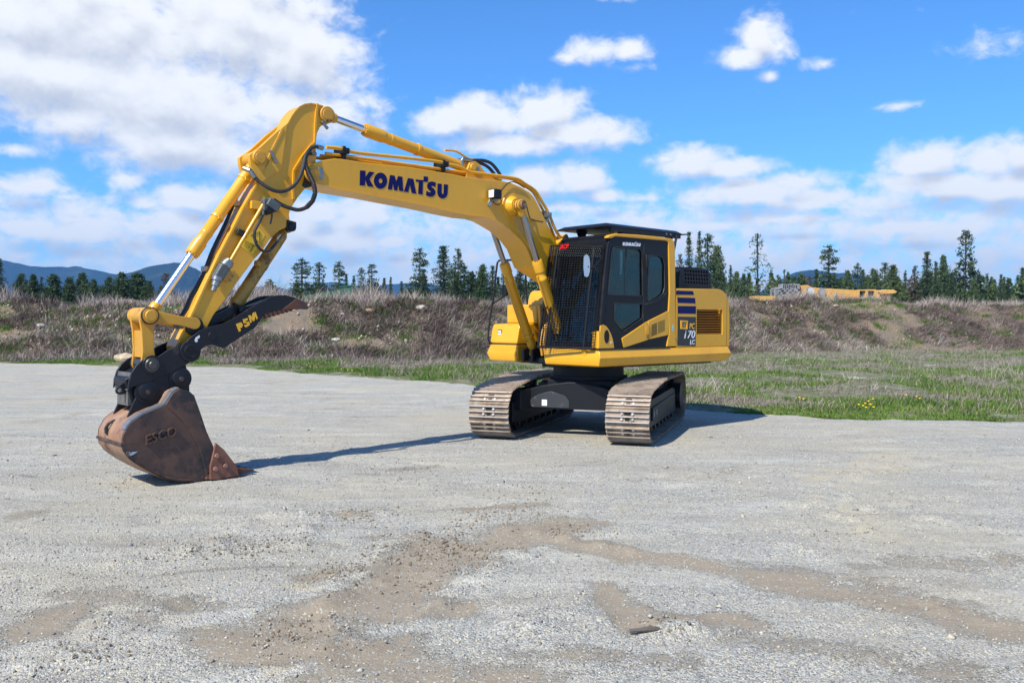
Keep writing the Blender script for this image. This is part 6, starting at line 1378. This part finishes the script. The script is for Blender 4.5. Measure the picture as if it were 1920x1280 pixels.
# ================================================================ trees
NEED = ramp_mat('conifer_needles', [(0, (.014, .030, .014)), (.4, (.034, .064, .024)), (.8, (.068, .110, .036)), (1, (.12, .16, .06))], rough=.7, trans=.12)
NEEDL = ramp_mat('light_conifer_needles', [(0, (.026, .046, .018)), (.4, (.062, .098, .032)), (.8, (.11, .155, .05)), (1, (.17, .21, .08))], rough=.7, trans=.12)
NEEDB = ramp_mat('brown_conifer_needles', [(0, (.04, .028, .018)), (.5, (.085, .062, .035)), (1, (.15, .12, .07))], rough=.8, trans=.1)
BARK = M('conifer_bark', (.075, .055, .042), .9, var=.4, vscale=6)
def conifer_mesh(kind, seed, wr):
    "unit-height conifer: crown of needle sprays set along real limbs; wr = crown width / height"
    r = np.random.default_rng(seed); C = []; S = []; limbs = []; R_ = wr*.5
    cfg = {'fir': (34, 6, .03), 'pine': (27, 6, .13), 'thin': (24, 4, .12), 'bush': (26, 7, .02)}[kind]
    nw, nb, h0 = cfg; lean = (r.random(2)-.5)*.03
    ph = r.random()*6
    for i in range(nw):
        t = (i+.7*r.random())/nw; h = h0+(1-h0)*t**.92
        prof = {'fir': (1-t)**.80, 'pine': min(1, (1.02-t)*1.9)**.8*(.72+.28*math.sin(t*8+ph)), 'thin': (.45+.55*(1-t))*(.62+.38*math.sin(t*19+ph))*min(1, (1.03-t)*5), 'bush': min(1, (1.02-t)*1.5)**.75*(.82+.18*math.sin(t*11+ph))}[kind]
        rot = r.random()*6.28
        for b_ in range(nb):
            if r.random() < {'fir': .08, 'pine': .20, 'thin': .30, 'bush': .10}[kind]: continue
            a = rot+b_*6.283/nb+r.random()*.7; L = R_*max(.09, prof)*(.70+.62*r.random())
            up = {'fir': -.25, 'pine': .05, 'thin': -.1, 'bush': .15}[kind]+.35*t
            base = np.array([lean[0]*t, lean[1]*t, h]); d = np.array([math.cos(a), math.sin(a), up]); limbs.append((base, base+d*L*.95))
            k = max(2, int(round(L/R_*{'fir': 6, 'pine': 5, 'thin': 4, 'bush': 6}[kind])))
            for j in range(k):
                q = (j+.75)/k
                if kind in ('pine', 'thin') and q < .38: continue
                c = base+d*L*q; c[2] -= q*q*L*.20; c = c+(r.random(3)-.5)*R_*.12; C.append(c)
                S.append(R_*{'fir': .15, 'pine': .22, 'thin': .19, 'bush': .19}[kind]*(.7+.6*r.random())*(1.25-.5*q)*(.65+.35*(1-t)))
    for j in range(6): C.append(np.array([lean[0], lean[1], .94+.06*j/5])); S.append(R_*.07*(1.1-j/6))
    C = np.array(C); S = np.array(S); m = {'fir': 11, 'pine': 15, 'thin': 13, 'bush': 11}[kind]; n = len(C)
    off = r.normal(size=(n*m, 3)); off[:, 2] *= .55
    c = np.repeat(C, m, 0)+off*np.repeat(S, m)[:, None]*.62
    s = np.repeat(S, m)*(.35+.45*r.random(n*m)); u = r.normal(size=(n*m, 3)); u /= np.linalg.norm(u, axis=1)[:, None]; w = r.normal(size=(n*m, 3)); w = np.cross(u, w); w /= np.linalg.norm(w, axis=1)[:, None]
    V = np.stack([c+u*s[:, None], c-u*s[:, None]*.5+w*s[:, None]*.42, c-u*s[:, None]*.5-w*s[:, None]*.42], 1).reshape(-1, 3)
    f = np.arange(len(V)).reshape(-1, 3); t = np.clip(np.repeat(np.repeat(r.random(n), m)*.7+r.random(n*m)*.3, 3), 0, 1)
    tm = MB(); tm.tube([(0, 0, -.03), (lean[0]*.5, lean[1]*.5, .5), (lean[0], lean[1], .99)], [.012]*3+[.009]*3+[.006]*2+[.002]*3, 6, 3)
    for a, b in limbs[::2]: tm.tube([a, b], [.0035, .001], 4, 1)
    return V, f, t, tm
VAR = {}
def variant(kind, v, wr, mat):
    key = (kind, v, mat.name)
    if key not in VAR:
        V, f, t, tm = conifer_mesh(kind, v*13+len(kind), wr)
        root = empty('conifer'); tr_ = tm.build('trunk', BARK, root, smooth=60); cr = raw('crown', V, f, mat, root, attrs={'tint': t}); VAR[key] = (root, [False])
    root, used = VAR[key]
    if not used[0]: used[0] = True; return root
    o = root.copy(); COL.objects.link(o)
    for ch in root.children: c = ch.copy(); COL.objects.link(c); c.parent = o
    return o
ORD = 'first second third fourth fifth sixth seventh eighth ninth tenth eleventh twelfth thirteenth fourteenth fifteenth sixteenth seventeenth eighteenth nineteenth twentieth twenty-first twenty-second'.split()
def u2(ox, oy, s, L): return [(ox+u/s, oy+v/s, w/s, k) for u, v, w, k in L]
T_LEFT = u2(0, 460, 4, [(-5,105,105,'fir'),(160,225,100,'bush'),(255,235,90,'bush'),(315,245,50,'fir'),(410,235,130,'bush'),(525,250,90,'bush'),(625,222,110,'bush'),(710,270,80,'bush'),(820,248,80,'bush'),(910,215,110,'bush'),(1040,218,150,'bush'),(1120,280,80,'bush'),(1245,218,90,'brown')])
T_MID = u2(450, 440, 4, [(220,340,80,'pine'),(465,188,150,'pine'),(590,213,115,'pine'),(740,208,105,'pine'),(800,295,60,'fir'),(850,308,60,'fir'),(905,253,70,'pine'),(985,225,100,'pine'),(1085,325,60,'fir'),(1130,318,50,'fir'),(1210,350,60,'fir'),(1345,107,130,'pine'),(1380,268,100,'fir'),(1535,83,175,'fir'),(1640,108,100,'pine'),(1740,280,110,'bush'),(1815,230,100,'bush')]) + \
        [(922,498,24,'fir'),(943,503,22,'fir'),(975,500,30,'fir'),(900,500,24,'fir')]
T_RIGHT = u2(1240, 400, 2.8235, [(98,215,50,'brown'),(145,93,62,'fir'),(195,93,52,'fir'),(245,108,100,'pine'),(290,170,75,'bush'),(365,273,42,'fir'),(395,308,60,'bush'),(435,322,50,'bush'),(460,318,44,'bush'),(510,98,100,'thin'),(575,298,52,'fir'),(610,318,50,'thin'),(645,290,52,'thin'),(700,330,50,'bush'),(735,318,70,'bush'),(778,325,45,'brown'),(820,288,52,'fir'),(880,166,92,'pine'),(940,350,50,'bush'),(985,298,60,'light'),(1035,260,52,'pine'),(1065,290,50,'fir'),(1125,293,72,'light'),(1180,257,72,'pine'),(1220,275,82,'light'),(1250,330,60,'light'),(1285,298,42,'fir'),(1335,273,52,'brown'),(1385,338,62,'light'),(1405,197,84,'fir'),(1450,248,54,'fir'),(1487,222,62,'light'),(1535,308,50,'fir'),(1608,83,95,'pine2'),(1650,343,44,'light'),(1678,303,42,'fir'),(1720,313,48,'fir'),(1755,343,42,'light'),(1790,315,42,'fir'),(1835,333,62,'fir'),(1880,320,50,'fir'),(1908,278,62,'fir')])
TALL = {('m', 1): 'open crowned pine, tallest left of the green screen', ('m', 11): 'tall loose crowned pine under the boom, left of the widest conifer', ('m', 13): 'widest and tallest dark conifer under the excavator boom',
        ('m', 14): 'slim tall pine directly right of the widest conifer under the boom', ('r', 9): 'tall sparse see-through pine just right of the excavator hood, left of the crane', ('r', 17): 'lone tall layered pine rising behind the yellow crane boom',
        ('r', 33): 'tallest crooked pine near the right edge of the photo', ('r', 1): 'left of the two narrow tall conifers behind the excavator hood', ('r', 2): 'right of the two narrow tall conifers behind the excavator hood',
        ('l', 0): 'large dark conifer cut by the left edge of the photo', ('l', 12): 'brownish thinning conifer behind the bucket cylinder rod', ('r', 29): 'tall pointed dark fir left of the tallest crooked pine'}
rt = random.Random(4)
for key, lst, where in (('l', T_LEFT, 'the far left row'), ('m', T_MID, 'the row behind the boom'), ('r', T_RIGHT, 'the row right of the cab')):
    order = sorted(range(len(lst)), key=lambda i: lst[i][0])
    for i, (px, top, w, kind) in enumerate(lst):
        Yd = {'l': 95, 'm': 120, 'r': 135}[key]*(.85+.35*rt.random())
        if w < 22: Yd *= 1.12
        zb = 1.6; ztop = EYE+(HOR-top)/F*Yd; H = ztop-zb; W_ = w*{'l': 2.0, 'm': 1.8, 'r': 1.9}[key]/F*Yd; wr = W_/H
        kk = {'brown': 'pine', 'light': 'bush', 'pine2': 'pine'}.get(kind, kind); mat = NEEDB if kind == 'brown' else (NEEDL if kind in ('light', 'thin') or (kind == 'bush' and key != 'l' and rt.random() < .4) else NEED)
        nominal = {'fir': .36, 'pine': .42, 'thin': .40, 'bush': .62}[kk]
        o = variant(kk, rt.randrange(5), nominal, mat)
        o.location = ((px-960)/F*Yd, Yd, zb); s = wr/nominal; s = max(.4, min(2.2, s)); o.scale = (H*s, H*s, H); o.rotation_euler = (0, 0, rt.random()*6.28)
        pos = order.index(i)+1
        name = ORD[pos-1] if pos <= 21 else None
        look = {'fir': 'narrow dark conifer', 'pine': 'open branched pine', 'pine2': 'pine', 'thin': 'thin sparse pine', 'bush': 'full round conifer', 'light': 'light green conifer', 'brown': 'brownish conifer'}[kind]
        if (key, i) in TALL: lab = TALL[(key, i)]
        elif name: lab = f'{look}, {name} tree from the left in {where}'
        else: lab = f'{look}, {ORD[len(lst)-pos]} tree from the right in {where}'
        tag(o, lab, 'tree', 'conifers beyond the embankment')
# low far forest filling the gaps: reads as one mass
def forest():
    r = np.random.default_rng(12); Vs = []; Fs = []; Ts = []; base = 0
    for (x0, x1, Y, h0, h1, n) in [(-200, -30, 130, 3.5, 6.0, 130), (-60, 10, 160, 4.0, 7.5, 90), (-12, 120, 160, 5.0, 9.5, 260), (-260, 260, 260, 6, 10, 180)]:
        for i in range(n):
            x = x0+(x1-x0)*r.random(); y = Y*(.92+.2*r.random()); h = h0+(h1-h0)*r.random(); w = h*(.17+.20*r.random()); m = 170
            t = r.random(m)**.8; rad = w*(1-t)**.8*(.4+.6*r.random(m)); a = r.random(m)*6.28
            c = np.stack([x+rad*np.cos(a), y+rad*np.sin(a), 1.2+h*t], 1); s = h*.075*(1.2-.6*t); u = r.normal(size=(m, 3)); u /= np.linalg.norm(u, axis=1)[:, None]; q = np.cross(u, r.normal(size=(m, 3))); q /= np.linalg.norm(q, axis=1)[:, None]
            V = np.stack([c+u*s[:, None], c-u*s[:, None]*.5+q*s[:, None]*.6, c-u*s[:, None]*.5-q*s[:, None]*.6], 1).reshape(-1, 3); Vs.append(V); Fs.append(np.arange(m*3).reshape(-1, 3)+base); base += m*3; Ts.append(np.repeat(np.clip(r.random(m)*.6+r.random()*.45, 0, 1), 3))
    o = raw('forest', np.concatenate(Vs), np.concatenate(Fs), NEEDL, attrs={'tint': np.concatenate(Ts)}); tag(o, 'far low belt of conifers closing the horizon', 'forest', kind='stuff')
forest()
# ================================================================ hills
def hill(name, prof, Y, depth, label, mat, seed):
    px = np.array([p[0] for p in prof]); py = np.array([p[1] for p in prof]); n = 220; xs_ = np.linspace(px[0], px[-1], n); tops = np.interp(xs_, px, py)
    Xw = (xs_-960)/F*Y; Zt = EYE+(HOR-tops)/F*Y + (fbm(xs_*.06, xs_*0, 4, seed)-.5)*Y*.0022
    rows = 26; V = np.zeros((rows, n, 3))
    for j in range(rows):
        t = j/(rows-1); s = 1-abs(t*2-1); prof_ = s**.9; yy = Y+(t-.5)*depth
        V[j, :, 0] = Xw*(1+(t-.5)*depth/Y*.9); V[j, :, 1] = yy+(fbm(Xw*.004, Xw*0+j*.3, 3, seed+2)-.5)*depth*.14; V[j, :, 2] = Zt*prof_*(1+(fbm(Xw*.006+j*.35, Xw*0+j*.4, 4, seed+3)-.5)*.55*(1-s)) - 5*(1-s)
    I = np.arange(rows*n).reshape(rows, n); fc = np.stack([I[:-1, :-1], I[:-1, 1:], I[1:, 1:], I[1:, :-1]], -1).reshape(-1, 4)
    o = raw(name, V.reshape(-1, 3), fc, mat, smooth=True); tag(o, label, 'hill', kind='structure')
def hill_mat(name, a, b, lo, hi):
    m = bpy.data.materials.new(name); m.use_nodes = True; k = N(m.node_tree); bs = k.n['Principled BSDF']; bs.inputs['Roughness'].default_value = 1; bs.inputs['Specular IOR Level'].default_value = 0
    P = k.new('ShaderNodeTexCoord').outputs['Object']; n = k.noise(P, .006, 8, .68); c = k.mix(k.ramp(n, lo, hi), a, b); n2 = k.noise(P, .07, 4, .8); c = k.mix(k.math('MULTIPLY', n2, .7), c, tuple(x*.45 for x in a))
    k.l.new(c, bs.inputs['Base Color']); bp = k.new('ShaderNodeBump', i_Strength=1, i_Distance=12); k.l.new(n2, bp.inputs['Height']); k.l.new(bp.outputs[0], bs.inputs['Normal']); return m
HM = hill_mat('forested_hill', (.018, .030, .020), (.060, .075, .035), .52, .68)
hill('hills', [(-700,500),(-300,480),(-100,470),(0,489),(25,489),(45,494),(60,499),(90,501),(110,500),(155,500),(180,505),(213,514),(240,512),(270,516),(330,530),(400,545),(520,552)], 3600, 1300, 'long blue forested ridge at the left horizon', HM, 61)
hill('hills', [(150,560),(213,517),(250,511),(275,502),(295,496),(325,491),(350,494),(372,502),(400,520),(430,540),(480,560)], 2900, 1100, 'rounded nearer hill with green clearings behind the bucket cylinder', HM, 67)
hill('hills', [(380,560),(440,545),(480,538),(520,536),(560,545),(600,531),(630,527),(665,534),(700,534),(760,529),(800,531),(850,540),(950,548),(1100,556)], 4400, 1300, 'low distant blue hills under the boom', HM, 71)
hill('hills', [(1380,570),(1440,535),(1470,516),(1490,507),(1515,502),(1540,503),(1560,507),(1580,506),(1620,512),(1660,530),(1720,560)], 3200, 1100, 'dark wooded hill behind the yellow crane', HM, 73)
# ================================================================ yellow crane beyond the bank
def crane():
    Yc = 72.0; R0 = at(1540, 560, Yc); C = empty('mobile_crane', (R0.x, Yc, 0)); tag(C, 'old yellow telescopic crane parked low behind the embankment brush', 'crane')
    def p(px, py): q = at(px, py, Yc); return (q.x-R0.x, q.z)
    CY = M('faded_crane_yellow', (.62, .36, .10), .55, var=.2, vscale=.6, dirt=(.30, .18, .09), dscale=.8); CG = M('crane_grey', (.27, .28, .29), .5, var=.4, vscale=1.2)
    m = MB(); m.prism([p(1496, 535), p(1508, 533), p(1520, 538), p(1610, 543), p(1612, 551), p(1500, 549)], -.5, .5); m.build('telescopic_boom', CY, C, bevel=.03)
    m = MB(); m.prism([p(1498, 549), p(1600, 551), p(1600, 562), p(1498, 562)], -.7, .7); m.prism([p(1408, 554), p(1448, 554), p(1448, 563), p(1408, 563)], -.7, .7); m.build('chassis', CY, C, bevel=.03)
    m = MB(); m.prism([p(1600, 542), p(1634, 541), p(1638, 552), p(1636, 566), p(1600, 566)], -.8, .1, holes=[[p(1604, 544), p(1615, 544), p(1613, 556), p(1604, 556)], [p(1619, 544), p(1631, 544), p(1631, 556), p(1619, 556)]]); cab_ = m.build('crane_cab', CY, C, bevel=.02)
    m = MB(); m.prism([p(1603, 543), p(1632, 543), p(1632, 557), p(1603, 557)], -.5, -.46); m.build('cab_window', M('dim_window', (.13, .15, .16), .15, coat=.5), cab_)
    m = MB(); m.prism([p(1638, 545), p(1644, 542), p(1664, 542), p(1671, 546), p(1666, 549), p(1640, 551)], -1.1, 1.0); m.prism([p(1636, 550), p(1660, 550), p(1660, 560), p(1636, 560)], -.8, .8); m.build('counterweight', CY, C, bevel=.04)
    m = MB(); r = random.Random(3)
    for (a, b, c, d) in [(1448,540,1494,533),(1448,541,1449,566),(1464,540,1452,566),(1470,536,1472,566),(1480,535,1482,566),(1492,534,1493,566),(1458,553,1494,550),(1449,545,1494,543)]:
        (x0, z0), (x1, z1) = p(a, b), p(c, d); m.beam((x0, -.6, z0), (x1, -.6, z1), .16, .16, up=(0, 1, 0)); m.beam((x0, .5, z0), (x1, .5, z1), .16, .16, up=(0, 1, 0))
    for i in range(9):
        x, z = p(1462+3.4*i, 534+4*r.random()); m.box(x-.12, x+.12, -.7, .2, z-.2, z+.15)
    m.build('winch_frame', CG, C)
    m = MB(); 
    for (a, b, rr) in [(1511, 545, .34), (1533, 546, .30)]: x, z = p(a, b); m.pin(x, z, -1.0, -.8, rr, 24)
    m.build('cable_drum', CG, C)
    m = MB(); x, z = p(1512, 545); m.pin(x, z, -1.03, -1.0, .28, 24); x, z = p(1616, 560); m.box(x-.5, x+.4, -1.0, -.8, z-.1, z+.18); x, z = p(1530, 560); m.box(x-.4, x+.4, -1.0, -.8, z-.1, z+.12); m.build('pale_panel', M('chalky_grey', (.5, .5, .48), .6), C)
    m = MB(); m.tube([(p(1556, 556)[0], -.9, p(1556, 556)[1]), (p(1560, 547)[0], -.9, p(1560, 547)[1])], .09, 8, 1); m.build('lift_cylinder', CG, C)
crane()
def screen():
    Ys = 62.0; R0 = at(620, 560, Ys); S = empty('green_screen', (R0.x, Ys, 0)); tag(S, 'dark green mesh windbreak panels standing in the brush behind the embankment', 'windbreak')
    def p(px, py): q = at(px, py, Ys); return (q.x-R0.x, q.z)
    G = M('green_mesh', (.012, .105, .06), .7, var=.3, vscale=.8)
    m = MB(); m.prism([p(568, 556), p(640, 543), p(642, 574), p(568, 574)], 0, .03); m.build('mesh_panel', G, S)
    m = MB(); m.prism([p(640, 538), p(664, 536), p(653, 574), p(640, 574)], -.3, -.26); m.build('mesh_panel', G, S)
    m = MB(); m.beam((p(638, 539)[0], -.33, p(638, 539)[1]), (p(665, 536)[0], -.33, p(665, 536)[1]), .06, .06, up=(0, 1, 0))
    for a, b in ((664, 653),): m.beam((p(a, 536)[0], -.33, p(a, 536)[1]), (p(b, 574)[0], -.33, p(b, 574)[1]), .05, .05, up=(0, 1, 0))
    m.build('frame_pole', M('green_pole', (.02, .14, .09), .5), S)
screen()
# ================================================================ air
def haze():
    m = bpy.data.materials.new('haze_air'); m.use_nodes = True; k = N(m.node_tree); k.n.clear()
    v = k.new('ShaderNodeVolumePrincipled', i_Density=HAZE); v.inputs['Color'].default_value = (.20, .50, .95, 1); v.inputs['Anisotropy'].default_value = .1
    o = k.new('ShaderNodeOutputMaterial'); k.l.new(v.outputs[0], o.inputs['Volume'])
    b = MB(); b.box(-4600, 4600, -4100, 5400, -6, 330); h = b.build('haze', m, None, smooth=0); tag(h, 'thin blue air between the yard and the far hills', 'haze', kind='stuff')
HAZE = 0.00015
haze()
